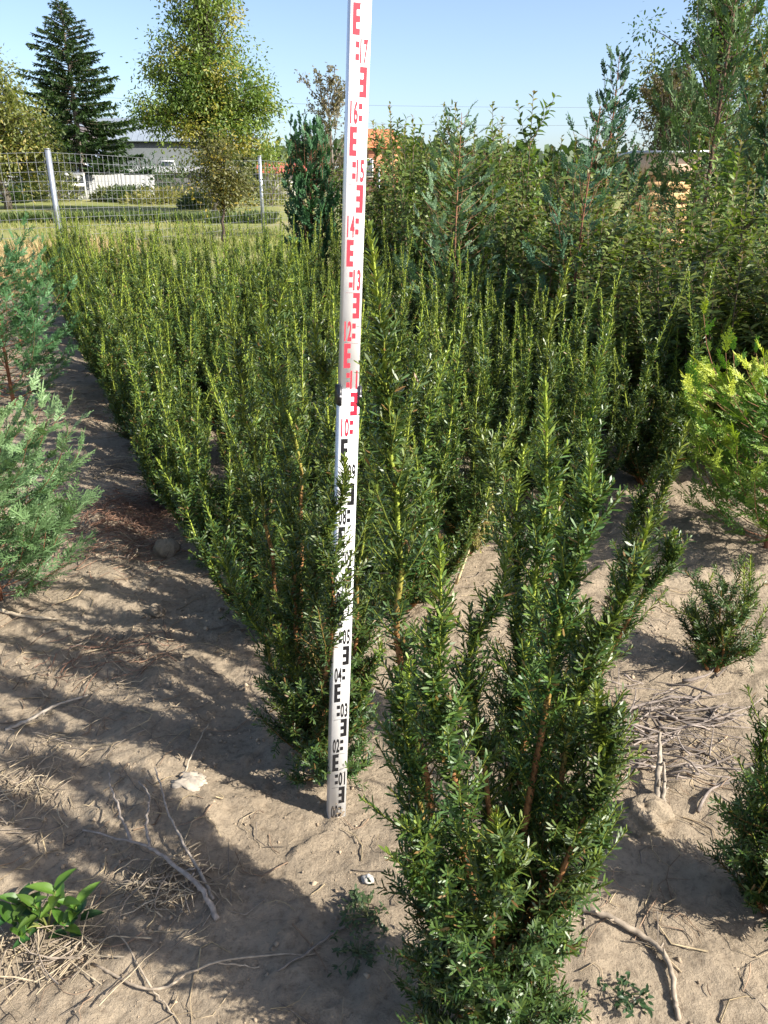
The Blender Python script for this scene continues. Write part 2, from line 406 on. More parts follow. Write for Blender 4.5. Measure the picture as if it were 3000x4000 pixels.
def random_leaders(rng, H, n, spread):
    out = []
    for i in range(n):
        a = i * 2.4 + rng.normal(0, 0.3); r = spread * math.sqrt((i + 0.5) / n) * rng.uniform(0.75, 1.15)
        h = H * (rng.uniform(0.62, 1.0) if i % 4 else rng.uniform(0.42, 0.7)) * (1 - 0.18 * (r / spread) ** 2)
        d = np.array([math.cos(a), math.sin(a)])
        p0 = np.array([*(d * 0.02), 0.0]); 
        out.append([p0, [*(d * r * 0.50), h * 0.22], [*(d * r * 0.82 + rng.normal(0, 0.02, 2)), h * 0.55], [*(d * r * 1.02 + rng.normal(0, 0.05, 2)), h]])
    return out

def from_px(base, marks):
    """stem through picture points at given distances, in coordinates local to the bush's foot"""
    return [np.array([0, 0, 0.0])] + [at(px, py, Yd) - base for px, py, Yd in marks]
rng = np.random.default_rng(11)
# the bush in front
B1 = np.array([*gp(1045, 2240)[:2], 0]); B1[2] = gzf(B1[0], B1[1]) - 0.005
y0 = B1[1]
front = [
    from_px(B1, [(905, 1620, y0 + .10), (848, 1260, y0 + .13), (832, 880, y0 + .14), (810, 486, y0 + .15)]),
    from_px(B1, [(1000, 1760, y0 - .02), (960, 1500, y0 - .04), (935, 1168, y0 - .05)]),
    from_px(B1, [(1060, 1800, y0 + .03), (1020, 1450, y0 + .08), (1090, 1170, y0 + .10)]),
    from_px(B1, [(1120, 1780, y0 + .04), (1205, 1450, y0 + .04), (1240, 1200, y0 + .04), (1262, 955, y0 + .04)]),
    from_px(B1, [(1110, 1800, y0 + .10), (1140, 1500, y0 + .16), (1160, 1150, y0 + .18), (1183, 818, y0 + .20)]),
    from_px(B1, [(1100, 1780, y0 + .12), (1105, 1450, y0 + .22), (1120, 1200, y0 + .25), (1135, 960, y0 + .26)]),
    from_px(B1, [(1190, 1800, y0 + .02), (1290, 1430, y0 + .02), (1388, 1108, y0 + .03)]),
    from_px(B1, [(1180, 1750, y0 + .10), (1235, 1380, y0 + .18), (1215, 1050, y0 + .22)]),
    from_px(B1, [(930, 1850, y0 + .02), (895, 1620, y0 + .03), (882, 1415, y0 + .04)]),
    from_px(B1, [(1230, 1850, y0 - .02), (1290, 1650, y0 - .03), (1300, 1480, y0 - .03)]),
    from_px(B1, [(1075, 2000, y0 - .08), (1068, 1880, y0 - .10), (1075, 1760, y0 - .10)]),
    from_px(B1, [(950, 1980, y0 - .06), (905, 1860, y0 - .08), (880, 1780, y0 - .08)]),
    from_px(B1, [(1200, 1980, y0 + .0), (1265, 1860, y0 + .02), (1290, 1740, y0 + .02)]),
]
yf = make_yew(rng, front, lowskirt=85, skirt_r=0.145, lat=2.0)
yf.location = B1
tag(yf, 'dark green yew bush standing foremost, foot lowest, in front of the measuring staff', 'yew bush', 'yew bushes')
# the bush behind the staff
B2 = np.array([*gp(690, 1655)[:2], 0]); B2[2] = gzf(B2[0], B2[1]) - 0.005
y0 = B2[1]
stf = [
    from_px(B2, [(650, 1420, y0 - .03), (630, 1180, y0 - .04), (585, 860, y0 - .05), (568, 640, y0 - .05)]),
    from_px(B2, [(697, 1380, y0 - .06), (694, 1180, y0 - .06), (700, 880, y0 - .06), (690, 700, y0 - .06)]),
    from_px(B2, [(710, 1320, y0 - .20), (712, 1180, y0 - .27), (738, 985, y0 - .28)]),
    from_px(B2, [(610, 1500, y0 + .02), (540, 1330, y0 + .02), (470, 1165, y0 + .02)]),
    from_px(B2, [(650, 1350, y0 + .10), (640, 1000, y0 + .14), (600, 760, y0 + .16), (640, 520, y0 + .18)]),
    from_px(B2, [(760, 1400, y0 + .05), (800, 1100, y0 + .08), (830, 860, y0 + .10)]),
    from_px(B2, [(770, 1420, y0 + .15), (850, 1150, y0 + .2), (890, 800, y0 + .22)]),
    from_px(B2, [(620, 1400, y0 + .15), (560, 1100, y0 + .2), (520, 850, y0 + .22), (500, 640, y0 + .22)]),
    from_px(B2, [(700, 1300, y0 + .2), (710, 1000, y0 + .25), (725, 640, y0 + .28)]),
    from_px(B2, [(640, 1550, y0 - .08), (620, 1450, y0 - .1), (612, 1350, y0 - .1)]),
    from_px(B2, [(760, 1560, y0 + .0), (800, 1480, y0 + .02), (815, 1380, y0 + .02)]),
]
ys = make_yew(rng, stf, lowskirt=36, skirt_r=0.15, lat=1.9)
ys.location = B2
tag(ys, 'tall green yew bush directly behind the measuring staff, shoots touching it', 'yew bush', 'yew bushes')
# the loose bush to the right of the front one
B3 = np.array([0.43, 1.74, 0]); B3[2] = gzf(B3[0], B3[1]) - 0.005
y0 = B3[1]
lo = [
    from_px(B3, [(1330, 1330, y0 + .02), (1400, 1130, y0 + .04), (1490, 912, y0 + .05)]),
    from_px(B3, [(1310, 1340, y0 + .05), (1370, 1150, y0 + .06), (1432, 995, y0 + .06)]),
    from_px(B3, [(1360, 1340, y0 - .02), (1420, 1240, y0 - .03), (1470, 1150, y0 - .04)]),
    from_px(B3, [(1220, 1250, y0 + .1), (1260, 1000, y0 + .15), (1320, 700, y0 + .2)]),
    from_px(B3, [(1180, 1250, y0 + .1), (1180, 900, y0 + .15), (1225, 560, y0 + .2)]),
    from_px(B3, [(1120, 1300, y0 + .0), (1060, 1050, y0 + .0), (1045, 935, y0 + .0)]),
]
yl = make_yew(rng, lo, lowskirt=14, skirt_r=0.15, lat=1.3)
yl.location = B3
tag(yl, 'loose yew bush with splayed shoots between the front yew and the golden conifer', 'yew bush', 'yew bushes')
# small ones on the right
def small_yew(base, rng, H, n, spread, label, **kw):
    o = make_yew(rng, random_leaders(rng, H, n, spread), lowskirt=20, skirt_r=0.13, **kw)
    o.location = (base[0], base[1], gzf(base[0], base[1]) - 0.005)
    tag(o, label, 'yew bush', 'yew bushes')
small_yew(gp(1540, 1435), rng, 0.58, 6, 0.13, 'small short yew bush on bare soil below the golden conifer', lat=0.8)
small_yew(gp(1665, 1950), rng, 0.86, 10, 0.15, 'dense dark yew bush at the edge of the soil beside the twig pile', lat=1.2)
# the block of rows behind
protos = []
for k in range(6):
    H = [1.20, 1.27, 1.14, 1.32, 1.22, 1.08][k]
    protos.append(make_yew(rng, random_leaders(rng, H, [15, 14, 16, 14, 13, 15][k], [0.34, 0.29, 0.33, 0.31, 0.27, 0.33][k]), lowskirt=26, skirt_r=0.18, lat=2.15, nsp=0.0047, nw=0.0056, nl=0.023, spacing=0.0026))
spots = []
ROWS = [(0.56, 2.33, 14.0, 'yew bush in the row along the bare soil path'),
        (1.10, 2.46, 9.8, 'yew bush in the second row counted from the bare soil path'),
        (1.66, 2.75, 9.6, 'yew bush in the third row counted from the bare soil path'),
        (2.22, 2.85, 9.2, 'yew bush in the fourth row counted from the bare soil path'),
        (2.78, 3.05, 8.6, 'yew bush in the row facing the leafy shrubs')]
ids = 0
for per, t0, t1, lab in ROWS:
    t = t0; first = len(spots)
    while t < t1:
        p = RP * (per + rng.normal(0, 0.045)) + RD * (t + rng.normal(0, 0.05))
        spots.append((p[0], p[1], lab)); t += rng.uniform(0.54, 0.66)
    spots[first] = (*spots[first][:2], lab.replace('yew bush', 'foremost yew bush')); spots[-1] = (*spots[-1][:2], lab.replace('yew bush', 'hindmost yew bush'))
for i, (x, y, lab) in enumerate(spots):
    src = protos[(i * 5 + i // 7) % 6]
    o = src if i < 6 and src.get('label') is None else copy_tree(src)
    if o is not src or True:
        o.location = (x, y, gzf(x, y) - 0.005); o.rotation_euler = (0, 0, rng.uniform(0, 6.28))
        q = rng.uniform(0.92, 1.06) * float(np.interp(y, [3, 9, 11, 13], [1, 1.12, 1.02, 0.9])); o.scale = (q, q, q * rng.uniform(0.95, 1.05))
    tag(o, lab, 'yew bush', lab.replace('foremost ', '').replace('hindmost ', '').replace('yew bush', 'yew bushes'))
for p in protos:
    if p.get('label') is None:
        for ch in list(kids(p)):
            for c2 in list(kids(ch)): bpy.data.objects.remove(c2)
            bpy.data.objects.remove(ch)
        bpy.data.objects.remove(p)

# ------------------------------------------------------------------ measuring staff
def make_staff():
    base = gp(728, 1754); base[2] = gzf(base[0], base[1]) - 0.004
    top = at(778, 104, base[1] + 0.075)
    root = empty('measuring_staff', base)
    zax = Vector(top - base).normalized()
    th = math.radians(18)
    fr = Vector((math.sin(th), -math.cos(th), 0)); fr = (fr - zax * fr.dot(zax)).normalized()
    xax = zax.cross(fr) * -1.0
    # local axes: x to the viewer's right along the face, -y out of the face, z up
    yax = -fr; xax = yax.cross(zax)
    root.rotation_euler = Matrix((xax, yax, zax)).transposed().to_euler()
    WL, DL, WU, DU = 0.0225, 0.026, 0.0205, 0.022
    def prism(name, hw, d0, d1, z0, z1, mat, col, ch=0.0025, parent=root):
        m = MB()
        ring = [(-hw, d0 + ch), (-hw + ch, d0), (hw - ch, d0), (hw, d0 + ch), (hw, d1 - ch), (hw - ch, d1), (-hw + ch, d1), (-hw, d1 - ch)]
        V = [(x, y, z) for z in (z0, z1) for x, y in ring]
        q = [(i, (i + 1) % 8, 8 + (i + 1) % 8, 8 + i) for i in range(8)]
        q2 = [(0, 7, 6, 1), (1, 6, 5, 2), (2, 5, 4, 3)]
        m.add(V, q + q2 + [tuple(8 + a for a in reversed(f)) for f in q2], None, col)
        return m.build(name, mat, parent)
    alu = (0.74, 0.76, 0.80)
    prism('lower_tube', WL, 0.0, DL, 0.0, 1.106, M_ALU, alu)
    prism('upper_tube', WU, 0.0015, DU, 1.06, 2.0, M_ALU, alu)
    f1 = prism('lower_face', WL - 0.0016, -0.0007, 0.001, 0.0015, 1.1055, M_STAFF, (0.80, 0.80, 0.79), 0.0002)
    f2 = prism('upper_face', WU - 0.0014, 0.0006, 0.002, 1.107, 1.999, M_STAFF, (0.82, 0.82, 0.81), 0.0002)
    for sd in (-1, 1):
        c = MB(); x0, x1 = sorted((sd * (WL - 0.0045), sd * (WL + 0.0025)))
        box(c, (x0, -0.004, 1.072), (x1, DL + 0.003, 1.112), (0.022, 0.023, 0.027))
        co = c.build('clip', M_PAINT, root)
        r = MB(); tube(r, [(sd * 0.0215, -0.004, 1.092), (sd * 0.0215, -0.0056, 1.092)], 0.0026, 10, (0.6, 0.6, 0.62)); r.build('rivet', M_METAL, co)
    p = MB(); box(p, (-WL - 0.0006, -0.0012, 0.0), (WL + 0.0006, DL + 0.0006, 0.007), (0.20, 0.18, 0.15)); p.build('foot_cap', M_METAL, root)
    md = MB(); r_ = np.random.default_rng(4)
    for k in range(46):
        cx = r_.uniform(-0.018, 0.018); cz = 0.008 + 0.05 * r_.random() ** 2.2; rr = 0.0006 + 0.0030 * r_.random() ** 3; an = np.sort(r_.uniform(0, 6.28, 7))
        V = [(cx, -0.00135, cz)] + [(np.clip(cx + rr * math.cos(a) * r_.uniform(0.5, 1.2), -0.02, 0.02), -0.00128, cz + 1.3 * rr * math.sin(a) * r_.uniform(0.5, 1.2)) for a in an]
        md.add(V, None, [(0, i, i % 7 + 1) for i in range(1, 8)], np.array([0.27, 0.21, 0.145]) * r_.uniform(0.8, 1.2))
    md.build('mud_spots', M_STONE, f1)['kind'] = 'stuff'
    glyph = {}
    def digits(txt):
        if txt not in glyph:
            cu = bpy.data.curves.new('digits', 'FONT'); cu.body = txt; cu.size = 1.0; cu.resolution_u = 4; cu.offset = 0.030; cu.space_character = 1.12
            ob = bpy.data.objects.new('digits', cu); COL.objects.link(ob)
            dg = bpy.context.evaluated_depsgraph_get(); me = bpy.data.meshes.new_from_object(ob.evaluated_get(dg))
            n = len(me.vertices); co = np.zeros(n * 3); me.vertices.foreach_get('co', co); co = co.reshape(-1, 3)
            fs = [list(pl.vertices) for pl in me.polygons]
            bpy.data.objects.remove(ob); bpy.data.curves.remove(cu); bpy.data.meshes.remove(me)
            lo, hi = co.min(0), co.max(0)
            glyph[txt] = ((co - lo) / np.maximum(hi - lo, 1e-6), fs)
        return glyph[txt]
    for k in range(0, 19):
        z = k * 0.1; up = k >= 11
        col = (0.012, 0.012, 0.014) if k < 10 else ((0.52, 0.020, 0.045) if k == 10 else (0.56, 0.035, 0.055))
        yf_ = (0.0006 if up else -0.0007) - 0.0004
        hw = (WU if up else WL) - 0.0046
        par = f2 if up else f1
        right = (k % 2 == 0)                    # block mark on the right half, figures on the left
        zz = z + (0.001 if k == 0 else 0)
        def rect(m, x0, x1, a, b): m.add([(x0, yf_, a), (x1, yf_, a), (x1, yf_, b), (x0, yf_, b)], [(0, 1, 2, 3)], None, col)
        e = MB(); bw = hw * 0.47
        if right: xs, tip = hw - 0.001, hw - 0.001 - 2 * bw * 0.92
        else: xs, tip = -hw + 0.001, -hw + 0.001 + 2 * bw * 0.92
        mid = (xs + tip) / 2
        a0, a1 = sorted((xs, mid)); rect(e, a0, a1, z + 0.05, z + 0.0995)
        b0, b1 = sorted((mid, tip))
        for za in (0.05, 0.07, 0.09): rect(e, b0, b1, z + za, z + za + (0.0095 if za > 0.08 else 0.01))
        e.build('block_mark', M_MARK, par)
        for za in (0.01, 0.03):
            s_ = MB(); x0, x1 = (tip, tip + bw * 0.95) if right else (tip - bw * 0.95, tip)
            rect(s_, x0, x1, z + za, z + za + 0.010); s_.build('square_mark', M_MARK, par)
        dm = MB(); co, fs = digits('%02d' % k)
        x0, x1 = (-hw + 0.0005, tip - 0.0015) if right else (tip + 0.0015, hw - 0.0005)
        V = np.stack([x0 + co[:, 0] * (x1 - x0), np.full(len(co), yf_), zz + 0.0045 + co[:, 1] * 0.040], 1)
        dm.add(V, [f for f in fs if len(f) == 4], [f for f in fs if len(f) == 3], col)
        dm.build('figures', M_MARK, par)
        if k > 0:
            ln = MB(); x0, x1 = (tip - 0.002, hw - 0.001) if not (k % 2 == 0) else (-hw + 0.001, hw - 0.001)
            ln.add([(-hw + 0.001, yf_, z - 0.0004), (hw - 0.001, yf_, z - 0.0004), (hw - 0.001, yf_, z + 0.0005), (-hw + 0.001, yf_, z + 0.0005)], [(0, 1, 2, 3)], None, (0.05, 0.05, 0.055) if k < 11 else (0.30, 0.2, 0.2))
            ln.build('rule_line', M_MARK, par)
    tag(root, 'white telescopic measuring staff with black and red decimetre marks', 'measuring staff')
make_staff()

# ------------------------------------------------------------------ feathery conifers
def frond(n=11, sub=4, L=0.18, wid=0.40, seed=0):
    r_ = np.random.default_rng(seed)
    P, D, W, LL, K = [], [], [], [], []
    for i in range(n):
        for sd in (-1, 1):
            s = (i + 0.5 + 0.25 * sd + r_.normal(0, 0.12)) / n
            bl = (L * wid * (1.05 - s) * (0.5 + min(1, s * 3) * 0.5) + L * 0.05) * r_.uniform(0.45, 1.35)
            a = math.radians(r_.normal(34, 6))
            d = np.array([math.cos(a), sd * math.sin(a), 0]); p = np.array([s * L, 0, 0])
            for j in range(sub):
                u = (j + 0.45) / sub
                q = p + d * bl * u
                for s2 in (-1, 1):
                    if r_.random() < 0.15: continue
                    a2 = sd * a + s2 * math.radians(r_.normal(30, 6))
                    P.append(q); D.append((math.cos(a2), math.sin(a2), 0)); LL.append(bl * 0.42 * (1.15 - 0.6 * u) * r_.uniform(0.7, 1.3)); K.append(s)
            P.append(p); D.append(d); LL.append(bl * 1.1); K.append(s)
    P.append((0.0, 0, 0)); D.append((1, 0, 0)); LL.append(L * 0.6); K.append(0.3)
    P.append((0.5 * L, 0, 0)); D.append((1, 0, 0)); LL.append(L * 0.68); K.append(0.9)
    return np.array(P), np.array(D, float), np.array(LL), np.array(K)
def place_frond(mb, rng, fr, p, d, nrm, sc, W, c0, c1, bend=0.25):
    P, D, LL, K = fr[rng.integers(len(fr))]
    d = unit(d); s = unit(np.cross(nrm, d)); nn = np.cross(d, s)
    R = np.stack([d, s, nn])                    # rows: local axes in world
    Pl = P.copy(); 
    L = P[:, 0].max()
    Pl[:, 2] = Pl[:, 2] - bend * (P[:, 0] ** 2) / max(L, 1e-6) - 0.5 * np.abs(P[:, 1]) ** 1.5
    Dl = D.copy(); Dl[:, 2] = -bend * 2 * P[:, 0] / max(L, 1e-6) * 0.5 + rng.normal(0, 0.16, len(D))
    n = len(P)
    r = rng.random((n, 1)) * 0.6 + 0.4 * K[:, None]
    col = np.asarray(c0) + (np.asarray(c1) - np.asarray(c0)) * r
    N = np.tile(nn, (n, 1)) + rng.normal(0, 0.3, (n, 3))
    blades(mb, p + (Pl * sc) @ R, Dl @ R, N, LL * sc, W, col)
FR_NEAR = [frond(9, 3, seed=k) for k in range(5)]; FR_MID = [frond(8, 2, seed=k) for k in range(5)]; FR_FAR = [frond(7, 2, seed=k) for k in range(5)]
def cypress(name, rng, H, R, prof, nb, fr, c0, c1, W=0.0045, el=(0.5, 0.95), fl=0.17, step=0.075, trunk_r=None, bark=(0.20, 0.085, 0.045), bare=0.03, lean=(0, 0), tipc=None, droop=0.0, flop=0.5):
    root = empty(name)
    tr = trunk_r or 0.012 * H
    tp = np.array([(lean[0] * t * t * H + 0.01 * math.sin(5 * t + H), lean[1] * t * t * H + 0.01 * math.cos(4 * t), t * H) for t in np.linspace(0, 1, 16)])
    tm = MB(); tube(tm, tp, np.linspace(tr, 0.002, 16), 7, bark)
    bm, fm = MB(), MB()
    for i in range(nb):
        t = bare + (0.985 - bare) * ((i + rng.random()) / nb) ** 0.92
        p0, T0 = sample(tp, [t]); p0 = p0[0]
        a = i * 2.399963 + rng.normal(0, 0.35)
        r = R * prof(t) * rng.uniform(0.72, 1.15)
        e = rng.uniform(*el)
        d = np.array([math.cos(a) * math.cos(e), math.sin(a) * math.cos(e), math.sin(e)])
        ln = r / max(math.cos(e), 0.35) + 0.03
        q = p0 + d * ln + np.array([0, 0, -droop * ln])
        br = bez(p0, p0 + np.array([math.cos(a), math.sin(a), 0.25]) * ln * 0.45, q, 7)
        tube(bm, br, np.linspace(max(0.0018, tr * 0.28 * (1 - t * 0.7)), 0.0012, 7), 4, bark, cap=False)
        k = max(2, int(min(ln, r * 1.35 + 0.03) / step))
        ss = np.linspace(0.22, 1.0, k)
        PP, TT = sample(br, ss)
        for j in range(k):
            sd = 1 if j % 2 else -1
            side = unit(np.cross(TT[j], [0, 0, 1.0]))
            dd = TT[j] + side * sd * rng.uniform(0.35, 0.9) + rng.normal(0, 0.22, 3) + np.array([0, 0, 0.2])
            if j == k - 1: dd = TT[j] + np.array([0, 0, 0.15])
            nr = unit(np.array([0, 0, 1.0]) * (1 - flop) + rng.normal(0, flop, 3) + 0.25 * np.array([math.cos(a), math.sin(a), 0]))
            tipm = ss[j] ** 2
            cc1 = np.asarray(c1) if tipc is None else np.asarray(c1) + (np.asarray(tipc) - np.asarray(c1)) * (tipm * min(1, t * 1.3 + 0.25) if rng.random() < 0.8 else 0)
            cc0 = np.asarray(c0) if tipc is None else np.asarray(c0) + (cc1 - np.asarray(c0)) * 0.55 * tipm
            place_frond(fm, rng, fr, PP[j], dd, nr, fl / 0.18 * rng.uniform(0.7, 1.15) * (0.50 + 0.6 * (1 - t)), W, cc0, cc1)
    kz = H / np.percentile(np.concatenate([a[:, 2] for a in fm.v]), 99.8)
    for q_ in (tm, bm, fm):
        for a in q_.v: a[:, 2] *= kz
    tm.build('trunk', M_BARK, root)
    bo = bm.build('branches', M_BARK, root); bo['kind'] = 'stuff'
    fo = fm.build('fronds', M_CYP, root); fo['kind'] = 'stuff'
    return root
cone = lambda t: (1 - t) ** 0.75 * min(1, t * 5 + 0.45) + 0.03
ovoid = lambda t: math.sqrt(max(0, 1 - ((t - 0.42) / 0.60) ** 2)) + 0.03
column = lambda t: min(1, t * 6 + 0.35) * min(1, (1 - t) * 3.2) ** 0.6 + 0.05
def put(o, p, rz=0.0, sc=1.0, sink=0.01):
    o.location = (p[0], p[1], gzf(p[0], p[1]) - sink); o.rotation_euler = (0, 0, rz); o.scale = (sc, sc, sc)
    return o
BLUE0, BLUE1 = (0.038, 0.095, 0.048), (0.14, 0.25, 0.125)
DK0, DK1 = (0.016, 0.045, 0.022), (0.055, 0.125, 0.050)
rng = np.random.default_rng(5)
G_CYP = 'feathery cypress saplings'
# left of the path
o = cypress('cypress_sapling', rng, 0.96, 0.34, ovoid, 92, FR_NEAR, (0.045, 0.115, 0.042), (0.15, 0.27, 0.105), W=0.0046, step=0.054, tipc=(0.26, 0.40, 0.18), el=(0.5, 1.0), flop=0.6)
tag(put(o, (-1.50, 2.72), 0.4), 'blue green cypress sapling left of the path with pale lit fronds', 'conifer', G_CYP)
o = cypress('cypress_sapling', rng, 1.30, 0.46, ovoid, 84, FR_MID, (0.032, 0.095, 0.036), (0.12, 0.225, 0.085), W=0.0062, step=0.062)
tag(put(o, (-2.72, 5.7), 1.4), 'dark bluish bushy cypress left of the path, behind the pale one', 'conifer', G_CYP)
o = cypress('cypress_sapling', rng, 1.05, 0.42, ovoid, 40, FR_FAR, (0.032, 0.090, 0.040), (0.11, 0.20, 0.09), W=0.007, step=0.085)
tag(put(o, (-3.6, 7.9), 1.0), 'low bluish cypress by the far end of the path', 'conifer', G_CYP)
# among the shrubs behind the yews
def stand(px, Y): return (at(px, 404, Y)[0], Y)
o = cypress('cypress_sapling', rng, 2.02, 0.46, cone, 90, FR_MID, BLUE0, (0.15, 0.26, 0.125), W=0.0062, el=(0.35, 0.8), step=0.10, bare=0.08, trunk_r=0.013, bark=(0.24, 0.12, 0.065), flop=0.45, tipc=(0.19, 0.30, 0.17))
tag(put(o, stand(990, 6.2)), 'pale green open cypress with a reddish stem behind the yews, beside the staff', 'conifer', G_CYP)
o = cypress('cypress_sapling', rng, 2.02, 0.38, cone, 72, FR_MID, BLUE0, (0.13, 0.24, 0.13), W=0.0062, el=(0.4, 0.9), step=0.10, bare=0.15, trunk_r=0.014, bark=(0.20, 0.085, 0.05), lean=(0.03, 0), flop=0.4)
tag(put(o, stand(1258, 5.5)), 'thin sparse cypress with a bare red stem in front of a dark conifer', 'conifer', G_CYP)
o = cypress('cypress_tree', rng, 2.65, 0.36, cone, 85, FR_FAR, DK0, DK1, W=0.013, el=(0.7, 1.15), step=0.10, fl=0.24)
tag(put(o, stand(1308, 8.2)), 'dense dark green cypress behind the thin red stemmed one', 'conifer', 'tall conifers')
o = cypress('cypress_tree', rng, 4.3, 0.66, cone, 130, FR_FAR, (0.035, 0.085, 0.030), (0.15, 0.24, 0.085), W=0.012, el=(0.6, 1.1), step=0.12, fl=0.28, bark=(0.13, 0.075, 0.05), trunk_r=0.03)
tag(put(o, stand(1528, 8.6)), 'tallest feathery green cypress rising above the shrubs', 'conifer', 'tall conifers')
o = cypress('cypress_tree', rng, 2.7, 0.75, ovoid, 75, FR_FAR, (0.014, 0.042, 0.018), (0.045, 0.105, 0.04), W=0.016, step=0.10, fl=0.24)
tag(put(o, (3.75, 7.2)), 'broad very dark conifer right of the tallest cypress', 'conifer', 'tall conifers')
o = cypress('cypress_sapling', rng, 1.62, 0.42, ovoid, 75, FR_MID, (0.035, 0.085, 0.05), (0.14, 0.25, 0.13), W=0.004, step=0.085, bark=(0.2, 0.1, 0.06))
tag(put(o, (2.42, 4.3)), 'blue green cypress behind the golden one', 'conifer', G_CYP)
o = cypress('golden_cypress', rng, 0.96, 0.40, ovoid, 115, FR_NEAR, (0.035, 0.105, 0.020), (0.14, 0.27, 0.035), W=0.0050, step=0.060, tipc=(0.44, 0.48, 0.045), el=(0.5, 1.02), flop=0.6, bark=(0.30, 0.14, 0.08))
tag(put(o, (1.65, 3.12)), 'golden yellow tipped cypress beside the bare soil', 'conifer')
o = cypress('columnar_conifer', rng, 2.22, 0.22, column, 200, FR_FAR, (0.022, 0.062, 0.028), (0.075, 0.165, 0.060), W=0.016, el=(0.8, 1.25), step=0.10, fl=0.24)
tag(put(o, stand(672, 9.9)), 'narrow columnar conifer behind the yews between fence post and staff', 'conifer', 'tall conifers')
ballc = lambda t: math.sqrt(max(0, 1 - (2 * t - 1) ** 2)) + 0.05
for px, top, Yd, r, lab in ((1122, 296, 13, 0.26, 'small rounded clipped conifer top above the leafy shrubs'), (1172, 326, 14, 0.34, 'lower rounded conifer top next to the small clipped one'), (1395, 335, 13.5, 0.22, 'light green rounded conifer at the corner of the slatted crate'), (1225, 318, 15, 0.55, 'broad green conifer top beyond the leafy shrubs')):
    q = at(px, top, Yd)
    o = cypress('clipped_conifer', rng, q[2], r, lambda t: ballc(min(1, max(0, (t - 0.55) / 0.45))) if t > 0.55 else 0.5, 40, FR_FAR, (0.03, 0.08, 0.015), (0.09, 0.17, 0.03), W=0.018, step=0.12, fl=0.2, bare=0.2)
    tag(put(o, (q[0], q[1])), lab, 'conifer', 'clipped conifers')

# ------------------------------------------------------------------ leafy shrubs with bronze tips
def shrub(rng, H, n, spread, leafL=0.078, red=0.5):
    root = empty('leafy_shrub')
    sm, lm = MB(), MB()
    for i in range(n):
        a = i * 2.4 + rng.normal(0, 0.3); r = spread * math.sqrt((i + 0.5) / n) * rng.uniform(0.8, 1.15); h = H * (rng.uniform(0.58, 0.92) if rng.random() < 0.72 else rng.uniform(0.98, 1.16))
        d = np.array([math.cos(a), math.sin(a)])
        path = poly([[0, 0, 0], [*(d * r * 0.45), h * 0.3], [*(d * r * 0.85), h * 0.65], [*(d * r), h]], 14)
        tube(sm, path, np.linspace(0.008, 0.0018, 14), 5, (0.16, 0.12, 0.08))
        subs = [(path, 0.08, 1.0)]
        for k in range(int(h * 17)):
            s = rng.uniform(0.05, 0.88); p, T = sample(path, [s]); aa = rng.uniform(0, 6.28)
            dd = unit(T[0] * 0.9 + np.array([math.cos(aa), math.sin(aa), 0.3]) * 0.9); ln = rng.uniform(0.10, 0.28)
            tw = bez(p[0], p[0] + dd * ln * 0.5, p[0] + dd * ln + [0, 0, ln * 0.3], 6)
            tube(sm, tw, np.linspace(0.003, 0.0012, 6), 3, (0.18, 0.12, 0.07), cap=False)
            subs.append((tw, 0.15, 1.0))
        for pth, s0, s1 in subs:
            m = max(4, int(plen(pth) * (s1 - s0) / 0.017))
            s = s0 + (s1 - s0) * (np.arange(m) + rng.random(m) * 0.5) / m
            P, T = sample(pth, s); T, U, V = perp_frame(T)
            ph = np.arange(m) * 2.4 + rng.normal(0, 0.3, m)
            rad = np.cos(ph)[:, None] * U + np.sin(ph)[:, None] * V
            e = np.radians(rng.normal(58, 10, m) - 25 * np.clip((s - 0.85) / 0.15, 0, 1))
            D = np.cos(e)[:, None] * T + np.sin(e)[:, None] * rad
            N = unit(T - D * (T * D).sum(1, keepdims=True)) + rng.normal(0, 0.25, (m, 3))
            c = np.array([0.045, 0.085, 0.022]) + rng.random((m, 1)) * np.array([0.12, 0.13, 0.033])
            if len(pth) > 8:
                rd = np.clip((s - 0.92) / 0.08, 0, 1)[:, None] * rng.random((m, 1)) * red * 2
                c = c + (np.array([0.26, 0.09, 0.05]) - c) * np.clip(rd, 0, 0.8)
            yg = np.clip((s - 0.6) / 0.4, 0, 1)[:, None] * 0.55
            c = c + (np.array([0.25, 0.27, 0.055]) - c) * yg * rng.random((m, 1))
            leaves(lm, P, D, N, leafL * rng.uniform(0.6, 1.1, m) * np.clip(0.5 + (1 - s) * 4, 0, 1), leafL * 0.36 * rng.uniform(0.8, 1.1, m), c, droop=rng.uniform(0.1, 0.5, m))
    so = sm.build('stems', M_BARK, root); so['kind'] = 'stuff'
    lo_ = lm.build('foliage', M_LEAF, root); lo_['kind'] = 'stuff'
    return root
rng = np.random.default_rng(23)
sp = [shrub(rng, 1.75, 10, 0.36), shrub(rng, 1.85, 9, 0.33), shrub(rng, 1.68, 11, 0.38), shrub(rng, 1.78, 10, 0.34)]
shr = []
for per, t0, t1, n in ((3.80, 2.75, 9.4, 12), (4.45, 2.9, 10.4, 12), (5.1, 3.6, 9.8, 8), (3.4, 3.05, 5.0, 5)):
    for k in range(n):
        t = t0 + (t1 - t0) * k / (n - 1)
        p = RP * (per + rng.normal(0, 0.08)) + RD * (t + rng.normal(0, 0.06))
        shr.append((p[0], p[1], per))
